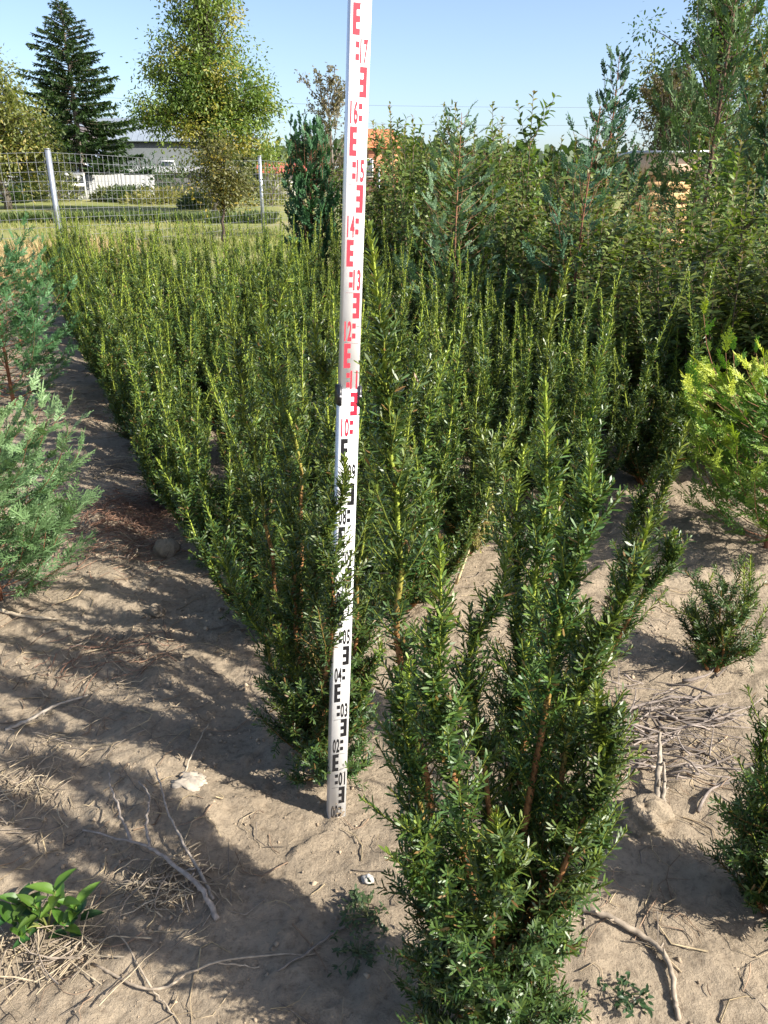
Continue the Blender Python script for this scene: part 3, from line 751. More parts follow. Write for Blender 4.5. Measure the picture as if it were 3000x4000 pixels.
for i, (x, y, per) in enumerate(shr):
    src = sp[i % 4]; o = src if i < 4 else copy_tree(src)
    pxs = 829.5 + x / (y * 0.925) * 1714.3
    top = float(np.interp(pxs, [780, 870, 1000, 1080, 1200, 1300, 1365, 1440, 1490, 1560, 1700], [265, 225, 275, 320, 325, 370, 425, 420, 350, 390, 420]))
    if per == 3.4: top += 70
    if 1320 < pxs < 1475: top += 55
    hs = at(pxs, top, y)[2] / 1.74 * rng.uniform(0.76, 1.12)
    put(o, (x, y), rng.uniform(0, 6.28)); o.scale = (1.02, 1.02, hs)
    nm = {3.80: 'facing the yew rows', 4.45: 'in the middle row behind the yews', 5.1: 'in the rear row below the tall conifers', 3.4: 'between the golden conifer and the yew rows'}[per]
    tag(o, 'glossy leaved upright shrub with bronze shoot tips ' + nm, 'shrub', 'leafy shrubs ' + nm)
# dark ones right at the frame, low growth under the golden conifer
# ------------------------------------------------------------------ broad leaved trees
def broad_tree(name, rng, H, lobes, ncl, nleaf, leaf, cols, trunk_h, trunk_r, crad, bark=(0.10, 0.085, 0.065), lean=(0, 0), parts=('trunk', 'crown')):
    """lobes: (x, y, z, rx, ry, rz) ellipsoids that the crown fills"""
    root = empty(name)
    tm, lm = MB(), MB()
    tp = np.array([(lean[0] * t, lean[1] * t, t * H * 0.9) for t in np.linspace(0, 1, 12)]); tp[1:-1, :2] += rng.normal(0, 0.012 * H, (10, 2))
    tube(tm, tp, np.linspace(trunk_r, trunk_r * 0.12, 12), 8, bark)
    vol = np.array([l[3] * l[4] * l[5] for l in lobes]); pick = rng.choice(len(lobes), ncl, p=vol / vol.sum())
    C0, C1 = np.array(cols[0]), np.array(cols[1]); C2 = np.array(cols[2]) if len(cols) > 2 else C1
    for c in range(ncl):
        l = lobes[pick[c]]
        d = unit(rng.normal(0, 1, 3)); rr = rng.random() ** 0.42
        q = np.array(l[:3]) + d * rr * np.array(l[3:6])
        hb = np.clip((q[2] * 0.62 + 0.1 * H) / (H * 0.9), trunk_h / H * 0.8, 0.97)
        p0, _ = sample(tp, [hb]); p0 = p0[0]
        bl = np.linalg.norm(q - p0)
        br = bez(p0, (p0 + q) / 2 + np.array([0, 0, 0.10 * bl]) + rng.normal(0, 0.05 * bl, 3), q, 6)
        tube(tm, br, np.linspace(trunk_r * 0.22, trunk_r * 0.04, 6), 4, bark, cap=False)
        m = int(nleaf * rng.uniform(0.6, 1.4))
        R = crad * rng.uniform(0.6, 1.3)
        P = q + rng.normal(0, 0.5, (m, 3)) * np.array([R, R, R * 0.75])
        D = unit(P - q + rng.normal(0, 0.5 * R, (m, 3)) + np.array([0, 0, -0.25 * R]))
        N = rng.normal(0, 0.6, (m, 3)) + np.array([0, 0, 1.0])
        base = C0 + (C1 - C0) * rng.random()
        if rng.random() < 0.14: base = C2
        col = base * rng.uniform(0.75, 1.25, (m, 1))
        blades(lm, P, D, N, leaf * rng.uniform(0.6, 1.25, m), leaf * 0.5, col, droop=rng.uniform(-0.1, 0.5, m))
    to = tm.build(parts[0], M_BARK, root)
    lo_ = lm.build(parts[1], M_TREE, root); lo_['kind'] = 'stuff'
    return root
def tree_at(o, px, Y, label, cat='tree', group=None, rz=0):
    x = at(px, 404, Y)[0]
    tag(put(o, (x, Y), rz, sink=0.03), label, cat, group)
def zpx(py, Y): return at(830, py, Y)[2]
def mpx(dpx, Y): return dpx / 1714.3 * Y * 0.91
rng = np.random.default_rng(41)
# walnut in the middle distance
Yw = 38; m = lambda v: mpx(v, Yw) * 1.0
zb = lambda py: zpx(py, Yw) - 0.35
walnut_l = [(-m(20), 0, zb(250), m(150), m(130), (zb(250) - zb(340)) * 1.0), (m(40), 0, zb(190), m(105), m(105), m(80)), (-m(40), 0, zb(150), m(85), m(85), m(75)),
            (m(20), 0, zb(60), m(75), m(80), m(90)), (-m(10), 0, zb(-40), m(62), m(60), m(80)), (-m(130), 0, zb(240), m(50), m(60), m(32)), (m(110), 0, zb(225), m(50), m(60), m(40)), (m(100), 0, zb(300), m(45), m(60), m(50)), (-m(60), 0, zb(20), m(35), m(40), m(50))]
o = broad_tree('walnut_tree', rng, zb(-100), walnut_l, 290, 115, 0.135, [(0.075, 0.125, 0.025), (0.19, 0.24, 0.055), (0.29, 0.26, 0.06)], 2.2, 0.22, 0.60)
tree_at(o, 465, Yw, 'large walnut tree with yellowing leaves beyond the wire fence', group='trees beyond the fence')
Yb = 22; m = lambda v: mpx(v, Yb); zb = lambda py: zpx(py, Yb) - 0.05
o = broad_tree('small_tree', rng, zb(300), [(0, 0, zb(375), m(62), m(60), m(62)), (-m(5), 0, zb(320), m(38), m(40), m(30)), (m(20), 0, zb(410), m(55), m(50), m(32))], 150, 34, 0.085, [(0.085, 0.10, 0.035), (0.17, 0.165, 0.06), (0.36, 0.29, 0.05)], 0.4, 0.05, 0.34, bark=(0.07, 0.05, 0.04))
tree_at(o, 478, Yb, 'small brown leaved tree in front of the walnut', group='trees beyond the fence')
Yl = 40; m = lambda v: mpx(v, Yl); zb = lambda py: zpx(py, Yl) - 0.4
o = broad_tree('leafy_tree', rng, zb(90), [(-m(20), 0, zb(210), m(95), m(90), m(85)), (m(55), 0, zb(270), m(80), m(80), m(75)), (-m(40), 0, zb(130), m(65), m(60), m(50)), (0, 0, zb(340), m(120), m(80), m(55)), (m(90), 0, zb(330), m(50), m(60), m(50)), (-m(95), 0, zb(300), m(80), m(80), m(90))], 300, 65, 0.16, [(0.085, 0.115, 0.030), (0.20, 0.21, 0.06), (0.30, 0.25, 0.08)], 1.2, 0.2, 0.8)
tree_at(o, 10, Yl, 'pale green leafy tree left of the spruce', group='trees beyond the fence')
# spruce
def spruce(rng, H, R, clear):
    root = empty('spruce_tree'); tm, bm, nm = MB(), MB(), MB()
    tp = np.array([(0.05 * math.sin(t * 3), 0, t * H) for t in np.linspace(0, 1, 14)])
    tube(tm, tp, np.linspace(0.26, 0.02, 14), 8, (0.16, 0.13, 0.11))
    tm.build('trunk', M_BARK, root)
    nb = 220
    for i in range(nb):
        t = clear + (1 - clear) * ((i + rng.random()) / nb) ** 0.9
        a = i * 2.399963 + rng.normal(0, 0.3)
        tt = (t - clear) / (1 - clear)
        ln = R * ((1 - tt) ** 0.85 * (0.74 + 0.26 * min(1, tt * 5)) + 0.05) * rng.uniform(0.62, 1.15)
        p0 = np.array([0, 0, t * H]); dr = np.array([math.cos(a), math.sin(a), 0])
        sag = 0.30 * (1 - tt) - 0.35 * tt
        q = p0 + dr * ln + np.array([0, 0, -sag * ln + 0.10 * ln])
        br = bez(p0, p0 + dr * ln * 0.55 + np.array([0, 0, -sag * ln * 1.1]), q, 8)
        tube(bm, br, np.linspace(0.035, 0.008, 8), 4, (0.10, 0.075, 0.055), cap=False)
        k = max(5, int(ln / 0.085)); ss = rng.uniform(0.12, 1.0, k * 7)
        P, T = sample(br, ss); n = len(ss)
        sd = np.where(rng.random(n) < 0.5, -1.0, 1.0)[:, None]
        side = np.cross(T, [0, 0, 1.0]) * sd
        D = unit(T * rng.uniform(0.3, 1.0, (n, 1)) + side * rng.uniform(0, 0.8, (n, 1)) + np.stack([np.zeros(n), np.zeros(n), rng.uniform(-0.9, 0.25, n)], 1))
        c = np.array([0.014, 0.036, 0.012]) + rng.random((n, 1)) * np.array([0.045, 0.070, 0.022])
        L = rng.uniform(0.16, 0.42, n) * (0.55 + 0.6 * (1 - tt))
        blades(nm, P, D, rng.normal(0, 1, (n, 3)), L, L * 0.23, c, droop=rng.uniform(0, 0.35, n))
    bo = bm.build('branches', M_BARK, root); bo['kind'] = 'stuff'
    no = nm.build('crown', M_TREE, root); no['kind'] = 'stuff'
    return root
Ys = 55
o = spruce(rng, zpx(2, Ys) - 0.8, mpx(162, Ys), 0.15)
tree_at(o, 182, Ys, 'tall dark spruce behind the white corrugated sheets', group='trees beyond the fence')
# thin bare tree
def bare_tree(name, rng, H, n, spread, col, leafcol=None):
    root = empty(name); tm = MB(); lm = MB()
    tp = np.array([(0.06 * math.sin(4 * t), 0, t * H) for t in np.linspace(0, 1, 12)])
    tube(tm, tp, np.linspace(0.018 * H, 0.006, 12), 6, col)
    for i in range(n):
        t = rng.uniform(0.25, 0.95); p0, _ = sample(tp, [t]); a = rng.uniform(0, 6.28); e = rng.uniform(0.5, 1.1); ln = spread * rng.uniform(0.5, 1.1) * (1.2 - 0.7 * t)
        d = np.array([math.cos(a) * math.cos(e), math.sin(a) * math.cos(e), math.sin(e)])
        br = bez(p0[0], p0[0] + d * ln * 0.5 + rng.normal(0, 0.06, 3), p0[0] + d * ln + np.array([0, 0, 0.1]), 7)
        tube(tm, br, np.linspace(0.012, 0.005, 7), 4, col, cap=False)
        for k in range(7):
            p, T = sample(br, [rng.uniform(0.25, 1)]); dd = unit(T[0] + rng.normal(0, 0.6, 3)); l2 = ln * rng.uniform(0.2, 0.45)
            tw = bez(p[0], p[0] + dd * l2 * 0.5, p[0] + dd * l2 + rng.normal(0, 0.04, 3), 4)
            tube(tm, tw, np.linspace(0.006, 0.0035, 4), 3, col, cap=False)
            if leafcol is not None:
                mm = rng.integers(6, 16); PP, TT = sample(tw, rng.random(mm))
                blades(lm, PP + rng.normal(0, 0.03, (mm, 3)), unit(rng.normal(0, 1, (mm, 3))), rng.normal(0, 1, (mm, 3)), rng.uniform(0.05, 0.10, mm), 0.035, np.asarray(leafcol) * rng.uniform(0.6, 1.3, (mm, 1)), 0.2)
    tm.build('trunk', M_BARK, root)
    if leafcol is not None: lo_ = lm.build('crown', M_TREE, root); lo_['kind'] = 'stuff'
    return root
o = bare_tree('bare_tree', rng, zpx(165, 24) - 0.1, 46, 1.5, (0.17, 0.14, 0.12), (0.17, 0.145, 0.085))
tree_at(o, 715, 24, 'thin nearly bare tree behind the columnar conifer', group='trees beyond the fence')
o = bare_tree('thicket_tree', rng, zpx(190, 19) - 0.05, 70, 1.3, (0.10, 0.075, 0.06), (0.10, 0.085, 0.04))
tree_at(o, 1425, 19, 'brown twiggy tree above the slatted crate', group='trees behind the shrubs')
Yt = 22; m = lambda v: mpx(v, Yt); zb = lambda py: zpx(py, Yt) - 0.05
o = broad_tree('leafy_tree', rng, zb(-60), [(-m(150), 0, zb(80), m(26), m(40), m(40)), (-m(110), 0, zb(165), m(55), m(50), m(40)), (-m(60), 0, zb(215), m(60), m(50), m(50)), (-m(20), 0, zb(60), m(55), m(50), m(75)), (m(20), 0, zb(-20), m(60), m(60), m(60)), (m(50), 0, zb(120), m(60), m(60), m(60)), (0, 0, zb(280), m(90), m(80), m(50))], 210, 85, 0.095, [(0.05, 0.10, 0.025), (0.16, 0.21, 0.06), (0.20, 0.21, 0.06)], 2.0, 0.14, 0.42)
tree_at(o, 1505, Yt, 'tall leafy tree behind the tallest cypress', group='trees behind the shrubs')
Yt = 18; m = lambda v: mpx(v, Yt); zb = lambda py: zpx(py, Yt) - 0.05
o = broad_tree('leafy_tree', rng, zb(80), [(0, 0, zb(190), m(70), m(60), m(95)), (-m(25), 0, zb(290), m(90), m(70), m(60)), (m(60), 0, zb(140), m(60), m(60), m(70))], 130, 40, 0.10, [(0.12, 0.115, 0.035), (0.22, 0.19, 0.06), (0.33, 0.24, 0.08)], 1.0, 0.10, 0.42)
tree_at(o, 1650, Yt, 'yellow brown autumn tree right of the tallest cypress', group='trees behind the shrubs')

# ------------------------------------------------------------------ wire fence
def make_fence():
    c = [np.array([-12.0, 16.6]), np.array([at(134, 540, 18.2)[0], 18.2]), np.array([stand(564, 26.0)[0], 26.0]), np.array([-0.2, 33.5])]
    Hf = zpx(330, 18.2)
    root = empty('wire_fence', (c[1][0], c[1][1], 0))
    org = np.array([c[1][0], c[1][1], 0])
    for k, q in enumerate(c):
        z0 = gzf(*q); mbp = MB(); hh = Hf + 0.06 + (0.12 if k == 2 else 0)
        box(mbp, (q[0] - org[0] - 0.045, q[1] - org[1] - 0.045, z0 - 0.1), (q[0] - org[0] + 0.045, q[1] - org[1] + 0.045, hh), (0.36, 0.39, 0.44))
        po = mbp.build('post', M_METAL, root)
        cp = MB(); box(cp, (q[0] - org[0] - 0.052, q[1] - org[1] - 0.052, hh), (q[0] - org[0] + 0.052, q[1] - org[1] + 0.052, hh + 0.02), (0.30, 0.31, 0.33)); cp.build('cap', M_METAL, po)
    for a, b in zip(c[:-1], c[1:]):
        wm = MB(); L = np.linalg.norm(b - a); n = int(L / 0.17)
        for r in np.concatenate([np.linspace(0.1, Hf, 12)]):
            r = float(r)
            pts = [np.array([*(a + (b - a) * u - org[:2]), gzf(*(a + (b - a) * u)) * 0.6 + r - 0.03 * math.sin(math.pi * u)]) for u in np.linspace(0, 1, 12)]
            tube(wm, pts, 0.0034, 4, (0.36, 0.37, 0.40), cap=False)
        for u in (np.arange(n) + 0.5) / n:
            q = a + (b - a) * u; z0 = gzf(*q) * 0.6; sg = -0.03 * math.sin(math.pi * u)
            tube(wm, [np.array([*(q - org[:2]), z0 + 0.1]), np.array([*(q - org[:2]), z0 + Hf + sg])], 0.0029, 4, (0.36, 0.37, 0.40), cap=False)
        wm.build('wire_mesh', M_METAL, root)
    tag(root, 'galvanised wire mesh fence with square posts behind the yew rows', 'fence')
make_fence()

# ------------------------------------------------------------------ buildings and sheets far behind
def house(name, x, y, wdt, dep, wall_h, roof_h, wcol, rcol, rz, label, windows=(), chimney=False, cat='building', eave=0.35):
    root = empty(name, (x, y, gzf(x, y) - 0.05), rz)
    b = MB(); box(b, (-wdt / 2, 0, 0), (wdt / 2, dep, wall_h), wcol); b.build('wall', M_BUILD, root)
    r = MB(); e = eave; zr = wall_h + 0.004
    V = [(-wdt / 2 - e, -e, zr), (wdt / 2 + e, -e, zr), (wdt / 2 + e, dep / 2, zr + roof_h), (-wdt / 2 - e, dep / 2, zr + roof_h), (-wdt / 2 - e, dep + e, zr), (wdt / 2 + e, dep + e, zr)]
    V += [(a, bb, c + 0.12) for a, bb, c in V]
    r.add(V, [(3, 2, 1, 0), (4, 5, 2, 3), (6, 7, 8, 9), (9, 8, 11, 10), (0, 1, 7, 6), (5, 4, 10, 11)], [], rcol)
    r.add([V[0], V[3], V[9], V[6], V[4], V[10], V[1], V[2], V[8], V[7], V[5], V[11]], [(0, 1, 2, 3), (1, 4, 5, 2), (7, 6, 9, 8), (10, 7, 8, 11)], [], rcol)
    ribs = int(wdt / 0.5)
    for k in range(ribs + 1):
        xx = -wdt / 2 - e + (wdt + 2 * e) * k / ribs
        tube(r, [(xx, -e, zr + 0.14), (xx, dep / 2, zr + roof_h + 0.14)], 0.035, 4, np.asarray(rcol) * 0.9, cap=False)
    ro = r.build('roof', M_BUILD, root)
    for k, (wx, wz, ww, wh, wc) in enumerate(windows):
        q = MB(); box(q, (wx - ww / 2, -0.06, wz), (wx + ww / 2, 0.02, wz + wh), (0.7, 0.7, 0.7)); f = q.build('window', M_PAINT, root)
        q = MB(); box(q, (wx - ww / 2 + 0.08, -0.075, wz + 0.08), (wx + ww / 2 - 0.08, -0.055, wz + wh - 0.08), wc); q.build('pane', M_PAINT, f)
    if chimney:
        q = MB(); box(q, (wdt * 0.2, dep * 0.4, zr + roof_h * 0.7), (wdt * 0.2 + 0.6, dep * 0.4 + 0.6, zr + roof_h + 1.1), (0.4, 0.2, 0.14)); q.build('chimney', M_BUILD, ro)
    tag(root, label, cat, None)
    return root
house('barn', -23.5, 78, 16, 9, 4.4, 2.1, (0.09, 0.10, 0.105), (0.20, 0.235, 0.28), 0.1, 'grey metal roofed barn between the spruce and the walnut', [(4, 1.5, 1.2, 1.4, (0.05, 0.06, 0.08))])
house('brick_house', stand(828, 70)[0], 70, 2.4, 6, 3.5, 1.5, (0.55, 0.24, 0.14), (0.52, 0.18, 0.09), 0.25, 'orange brick house showing above the shrubs right of the staff', [(-1.4, 1.4, 1.1, 1.4, (0.05, 0.06, 0.08))])
house('shed', -14.6, 60, 7.5, 3.5, 1.55, 0.35, (0.10, 0.10, 0.10), (0.33, 0.33, 0.34), 0.05, 'low dark shed with flat grey roof behind the corrugated sheets', [], eave=0.2)
house('small_house', -22.8, 61.5, 4.6, 4, 3.2, 1.4, (0.17, 0.21, 0.29), (0.16, 0.14, 0.14), 0.1, 'pale blue small house under the spruce', [(-0.7, 1.0, 1.0, 1.2, (0.04, 0.05, 0.07)), (1.2, 0.9, 0.9, 1.5, (0.16, 0.2, 0.28))])
house('small_shed', stand(610, 58)[0], 58, 2.6, 2.5, 1.5, 0.6, (0.60, 0.56, 0.52), (0.42, 0.10, 0.07), 0.1, 'small pale hut with red roof edge beside the columnar conifer', [(0.2, 0.5, 0.7, 0.7, (0.08, 0.08, 0.09))])
def corr_sheet(w, h):
    m_ = MB(); n = 40; xs = np.linspace(-w / 2, w / 2, n)
    yy = 0.035 * np.sin(xs * 2 * math.pi / 0.18)
    V = np.concatenate([np.stack([xs, yy, np.zeros(n)], 1), np.stack([xs, yy, np.full(n, h)], 1), np.stack([xs, yy + 0.012, np.zeros(n)], 1), np.stack([xs, yy + 0.012, np.full(n, h)], 1)])
    i = np.arange(n - 1)
    q = np.concatenate([np.stack([i, i + 1, n + i + 1, n + i], 1), np.stack([2 * n + i + 1, 2 * n + i, 3 * n + i, 3 * n + i + 1], 1), np.stack([n + i, n + i + 1, 3 * n + i + 1, 3 * n + i], 1)])
    m_.add(V, q, None, (0.36, 0.36, 0.345)); return m_
cs = corr_sheet(1.9, 1.45).mesh('corrugated_sheet', M_BUILD)
for px, rz, ty, scx in ((10, 0.1, 0.06, 1.2), (52, -0.1, -0.05, 1.1), (88, 0.05, 0.04, 1.0), (158, 0.1, -0.03, 0.9), (202, 0.0, 0.03, 1.1), (232, 0.05, -0.07, 1.15), (275, -0.03, 0.0, 1.75)):
    o = bpy.data.objects.new('corrugated_sheet', cs); COL.objects.link(o)
    x, y = stand(px, 53.0 + 0.3 * (px % 3)); o.location = (x, y, gzf(x, y) - 0.03); o.rotation_euler = (-0.22, ty, rz); o.scale = (scx, 1, 1)
    lab = 'white corrugated sheet leaning in a row on the far grass'
    if px == 275: lab = 'widest white corrugated sheet at the end of the leaning row under the shed roof'
    tag(o, lab, 'sheet', 'white corrugated sheets')
def gate_frame():
    x, y = stand(128, 52.5); root = empty('white_railing', (x, y, gzf(x, y)))
    for zz in (0.75, 1.35): b = MB(); box(b, (-1.3, -0.04, zz), (1.6, 0.04, zz + 0.16), (0.75, 0.75, 0.73)); b.build('rail', M_PAINT, root)
    for xx in (-1.25, 0.2, 1.5): b = MB(); box(b, (xx, 0.042, -0.1), (xx + 0.1, 0.13, 1.5), (0.6, 0.6, 0.58)); b.build('post', M_PAINT, root)
    tag(root, 'white wooden railing between the corrugated sheets and the spruce', 'railing')
gate_frame()
# bushes on the far lawn
def bush(name, rng, R, Hh, n, leaf, c0, c1, squash=0.7):
    root = empty(name); lm = MB(); tm = MB()
    for i in range(9):
        a = rng.uniform(0, 6.28); e = rng.uniform(0.3, 1.3); d = np.array([math.cos(a) * math.cos(e) * R, math.sin(a) * math.cos(e) * R, math.sin(e) * Hh])
        tube(tm, bez([0, 0, 0], d * 0.5 + [0, 0, 0.05], d * 0.9, 5), np.linspace(0.03, 0.008, 5), 4, (0.10, 0.08, 0.06), cap=False)
    d = unit(rng.normal(0, 1, (n, 3))); d[:, 2] = np.abs(d[:, 2]); rr = rng.random((n, 1)) ** 0.4 * (0.75 + 0.35 * vnoise(d[:, 0] * 3 + 7, d[:, 1] * 3 + d[:, 2] * 2, 5)[:, None])
    P = d * rr * np.array([R, R, Hh]) + [0, 0, 0.03]
    col = np.asarray(c0) + (np.asarray(c1) - np.asarray(c0)) * rng.random((n, 1))
    blades(lm, P, unit(d + rng.normal(0, 0.5, (n, 3))), rng.normal(0, 1, (n, 3)), leaf * rng.uniform(0.6, 1.3, n), leaf * 0.35, col, 0.15)
    tm.build('stems', M_BARK, root); q = lm.build('foliage', M_TREE, root); q['kind'] = 'stuff'
    return root
rng = np.random.default_rng(77)
for px, Yd, R, Hh, c0, c1, lab in ((60, 50, 1.1, 1.0, (0.02, 0.05, 0.015), (0.07, 0.11, 0.03), 'dark low bush before the corrugated sheets at the leafy tree'),
        (232, 49, 1.0, 0.8, (0.06, 0.08, 0.03), (0.17, 0.18, 0.06), 'small dull green bush in front of the corrugated sheets'),
        (275, 48, 1.3, 0.9, (0.03, 0.06, 0.02), (0.10, 0.13, 0.04), 'spreading dark bush in front of the widest corrugated sheet'),
        (345, 46, 2.2, 0.9, (0.10, 0.11, 0.03), (0.28, 0.25, 0.08), 'wide yellow green bush on the far lawn under the walnut'),
        (318, 56, 2.0, 2.9, (0.02, 0.05, 0.025), (0.06, 0.11, 0.05), 'dark rounded bush below the barn'),
        (395, 50, 2.4, 2.6, (0.03, 0.06, 0.02), (0.09, 0.12, 0.035), 'dense green thicket below the walnut crown'),
        (430, 41, 1.1, 0.7, (0.03, 0.06, 0.02), (0.09, 0.12, 0.035), 'low green bush between the walnut and the brown tree'),
        (585, 44, 1.7, 3.0, (0.08, 0.11, 0.025), (0.22, 0.23, 0.06), 'yellow green bush by the second fence post'),
        (120, 49, 1.6, 2.2, (0.07, 0.10, 0.03), (0.20, 0.20, 0.06), 'light green bush below the leafy tree'),
        (30, 47, 0.7, 0.8, (0.03, 0.06, 0.02), (0.10, 0.13, 0.04), 'tiny bush at the foot of the leafy tree')):
    o = bush('garden_bush', rng, R, Hh, 900, 0.22, c0, c1)
    x, y = stand(px, Yd); tag(put(o, (x, y)), lab, 'bush', 'bushes on the far lawn')
# distant wood behind everything
mbw = MB(); n = 11000
xx = rng.uniform(-150, 160, n); yy = rng.uniform(118, 140, n)
hh = 3.5 + 4.5 * fbm(xx * 0.09, yy * 0.05, 9, 3); P = np.stack([xx, yy, 0.6 + rng.random(n) ** 0.7 * hh], 1)
blades(mbw, P, rng.normal(0, 1, (n, 3)), rng.normal(0, 1, (n, 3)), 1.9, 1.3, np.array([0.05, 0.08, 0.03]) * rng.uniform(0.6, 1.6, (n, 1)), 0.2)
fw = mbw.build('distant_wood', M_TREE); tag(fw, 'far green wood along the horizon', 'wood', kind='stuff')

# slatted crate among the shrubs on the right
def slat_crate():
    Yc = 15.0; x0 = stand(1372, Yc)[0]; x1 = stand(1490, Yc)[0]; xc = (x0 + x1) / 2; hw = (x1 - x0) / 2
    g0 = gzf(xc, Yc); root = empty('slatted_crate', (xc, Yc, g0), -0.12)
    zt = zpx(330, Yc) - g0
    wood = np.array([0.52, 0.33, 0.16])
    for sx in (-hw + 0.06, -hw * 0.35, hw * 0.3, hw - 0.06):
        b = MB(); box(b, (sx - 0.05, 0.03, -0.05), (sx + 0.05, 0.13, zt - 0.36), wood * 0.85); b.build('post', M_WOOD, root)
    z = 0.10
    while z < zt - 0.42:
        b = MB(); box(b, (-hw, 0.0, z), (hw, 0.028, z + 0.115), wood * rng.uniform(0.8, 1.2)); b.build('slat', M_WOOD, root); z += 0.19
    b = MB(); box(b, (-hw - 0.05, -0.05, zt - 0.35), (hw + 0.1, 0.0, zt - 0.02), (0.56, 0.42, 0.30)); b.build('fascia_board', M_WOOD, root)
    b = MB(); box(b, (-hw - 0.1, -0.12, zt - 0.018), (hw + 0.2, 1.6, zt + 0.03), (0.42, 0.44, 0.47)); b.build('roof_sheet', M_METAL, root)
    tag(root, 'wooden slatted crate with a grey lid behind the right hand shrubs', 'crate')
slat_crate()
# overhead wires
for za, zb_, lab in ((7.2, 6.4, 'lower'), (8.6, 7.6, 'upper')):
    b = MB(); tube(b, [np.array([-40 + 90 * t, 70, za + (zb_ - za) * t - 0.8 * math.sin(math.pi * t)]) for t in np.linspace(0, 1, 30)], 0.009, 4, (0.22, 0.22, 0.25), cap=False)
    tag(b.build('overhead_wire', M_METAL), lab + ' thin overhead wire crossing the sky behind the trees', 'wire')

# ------------------------------------------------------------------ grass strips
def grass(name, rng, n, area, h, w, c0, c1, label, clump=None):
    xx = rng.uniform(area[0], area[1], n); yy = rng.uniform(area[2], area[3], n)
    if clump: k = fbm(xx * clump, yy * clump, 12, 2) > 0.47; xx, yy = xx[k], yy[k]; n = len(xx)
    P = np.stack([xx, yy, gz(xx, yy)], 1); D = rng.normal(0, 0.35, (n, 3)); D[:, 2] = 1
    b = MB(); blades(b, P, D, rng.normal(0, 1, (n, 3)), h * rng.uniform(0.5, 1.2, n), w, np.asarray(c0) + (np.asarray(c1) - np.asarray(c0)) * rng.random((n, 1)), rng.uniform(0, 0.5, n))
    o = b.build(name, M_DRYG); tag(o, label, 'grass', kind='stuff')
rng = np.random.default_rng(3)
grass('dry_grass', rng, 14000, (-10.5, -5.0, 11.5, 18.5), 0.5, 0.012, (0.30, 0.22, 0.11), (0.52, 0.40, 0.22), 'tall straw coloured grass before the fence', 0.8)
grass('meadow_grass', rng, 16000, (-18, -1.5, 18.5, 31), 0.16, 0.02, (0.13, 0.17, 0.04), (0.32, 0.30, 0.12), 'short green and straw meadow grass beyond the fence', 0.5)
grass('shadow_line_grass', rng, 9000, (-26, -4, 31.0, 31.9), 0.40, 0.05, (0.05, 0.09, 0.03), (0.15, 0.18, 0.06), 'darker grass strip added across the meadow in place of a shadow line')  # dark green blades added to draw a long shadow line across the meadow

# ------------------------------------------------------------------ things lying on the soil
def on_ground(px, py, up=0.0):
    p = gp(px, py); 
    for _ in range(3): p = gp(px, py, gzf(p[0], p[1]) + up)
    return p
def branch_thing(name, label, main, forks, r0, r1, col, cat='branch', group=None, mat=None):
    """a stick lying on the soil; points are (px, py, height above the soil)"""
    p0 = on_ground(*main[0][:2]); root = empty(name, p0)
    def strand(pts, ra, rb, parent, nm):
        path = poly([on_ground(a, b_, h) - p0 + [0, 0, ra * 0.9] for a, b_, h in pts], max(8, len(pts) * 5)); n = len(path)
        path[1:-1] += rng.normal(0, 0.0016, (n - 2, 3))
        mm = MB(); rr = np.linspace(ra, rb, n) * rng.uniform(0.88, 1.12, n); tube(mm, path, rr, 7, np.asarray(col) * rng.uniform(0.85, 1.1, (n, 1)))
        for _ in range(max(2, n // 6)):        # knots and stubs
            i = rng.integers(1, n - 1); d = unit(rng.normal(0, 1, 3) + [0, 0, 0.7]); tube(mm, [path[i], path[i] + d * rr[i] * 2.6], [rr[i] * 0.6, rr[i] * 0.3], 5, np.asarray(col) * 0.9)
        return mm.build(nm, mat or M_WOOD, parent, True)
    st = strand(main, r0, r1, root, 'stick')
    for f in forks: strand(f, r0 * 0.62, r1 * 0.8, root, 'fork')
    tag(root, label, cat, group); return root
GREY = (0.30, 0.255, 0.215)
rng = np.random.default_rng(9)
G_BR = 'dead branches on the soil'
branch_thing('dead_branch', 'grey forked dead branch lying beside the green seedling', [(470, 1990, .0), (435, 1925, .02), (375, 1870, .03), (325, 1835, .04), (285, 1822, .04), (180, 1797, .02)],
             [[(325, 1835, .04), (318, 1800, .05), (319, 1760, .05), (322, 1720, .04), (300, 1690, .02)], [(285, 1822, .04), (265, 1770, .05), (245, 1720, .05), (236, 1672, .04)]], 0.0065, 0.0022, GREY, group=G_BR)
branch_thing('dead_branch', 'slender curved dead twig beside the grey forked branch', [(462, 1945, .0), (425, 1875, .02), (385, 1800, .03), (355, 1730, .03), (335, 1660, .02)], [[(425, 1875, .02), (350, 1900, .0)]], 0.0040, 0.0018, (0.34, 0.29, 0.24), group=G_BR)
branch_thing('dead_branch', 'long bent stick on the shaded soil left of the staff', [(12, 1580, 0), (60, 1560, .01), (120, 1528, .01), (190, 1505, 0)], [], 0.0065, 0.003, (0.36, 0.31, 0.25), group=G_BR)
branch_thing('dead_branch', 'short pale stick below the left conifer', [(0, 1322, 0), (60, 1336, .01), (125, 1340, 0)], [], 0.008, 0.004, (0.42, 0.34, 0.24), group=G_BR)
branch_thing('dead_branch', 'thin twig leaning over the pale flat stone', [(400, 1670, 0), (430, 1600, .03), (450, 1565, .02)], [], 0.0022, 0.0012, (0.40, 0.34, 0.26), group=G_BR)
branch_thing('dead_branch', 'thick curved root bending across the soil right of the front yew', [(1255, 1965, 0), (1310, 1985, .005), (1400, 2035, .005), (1445, 2090, .0), (1455, 2160, 0), (1465, 2205, 0)], [[(1255, 1965, 0), (1250, 1940, .01), (1245, 1915, .01)]], 0.0075, 0.005, (0.30, 0.245, 0.185), group=G_BR)
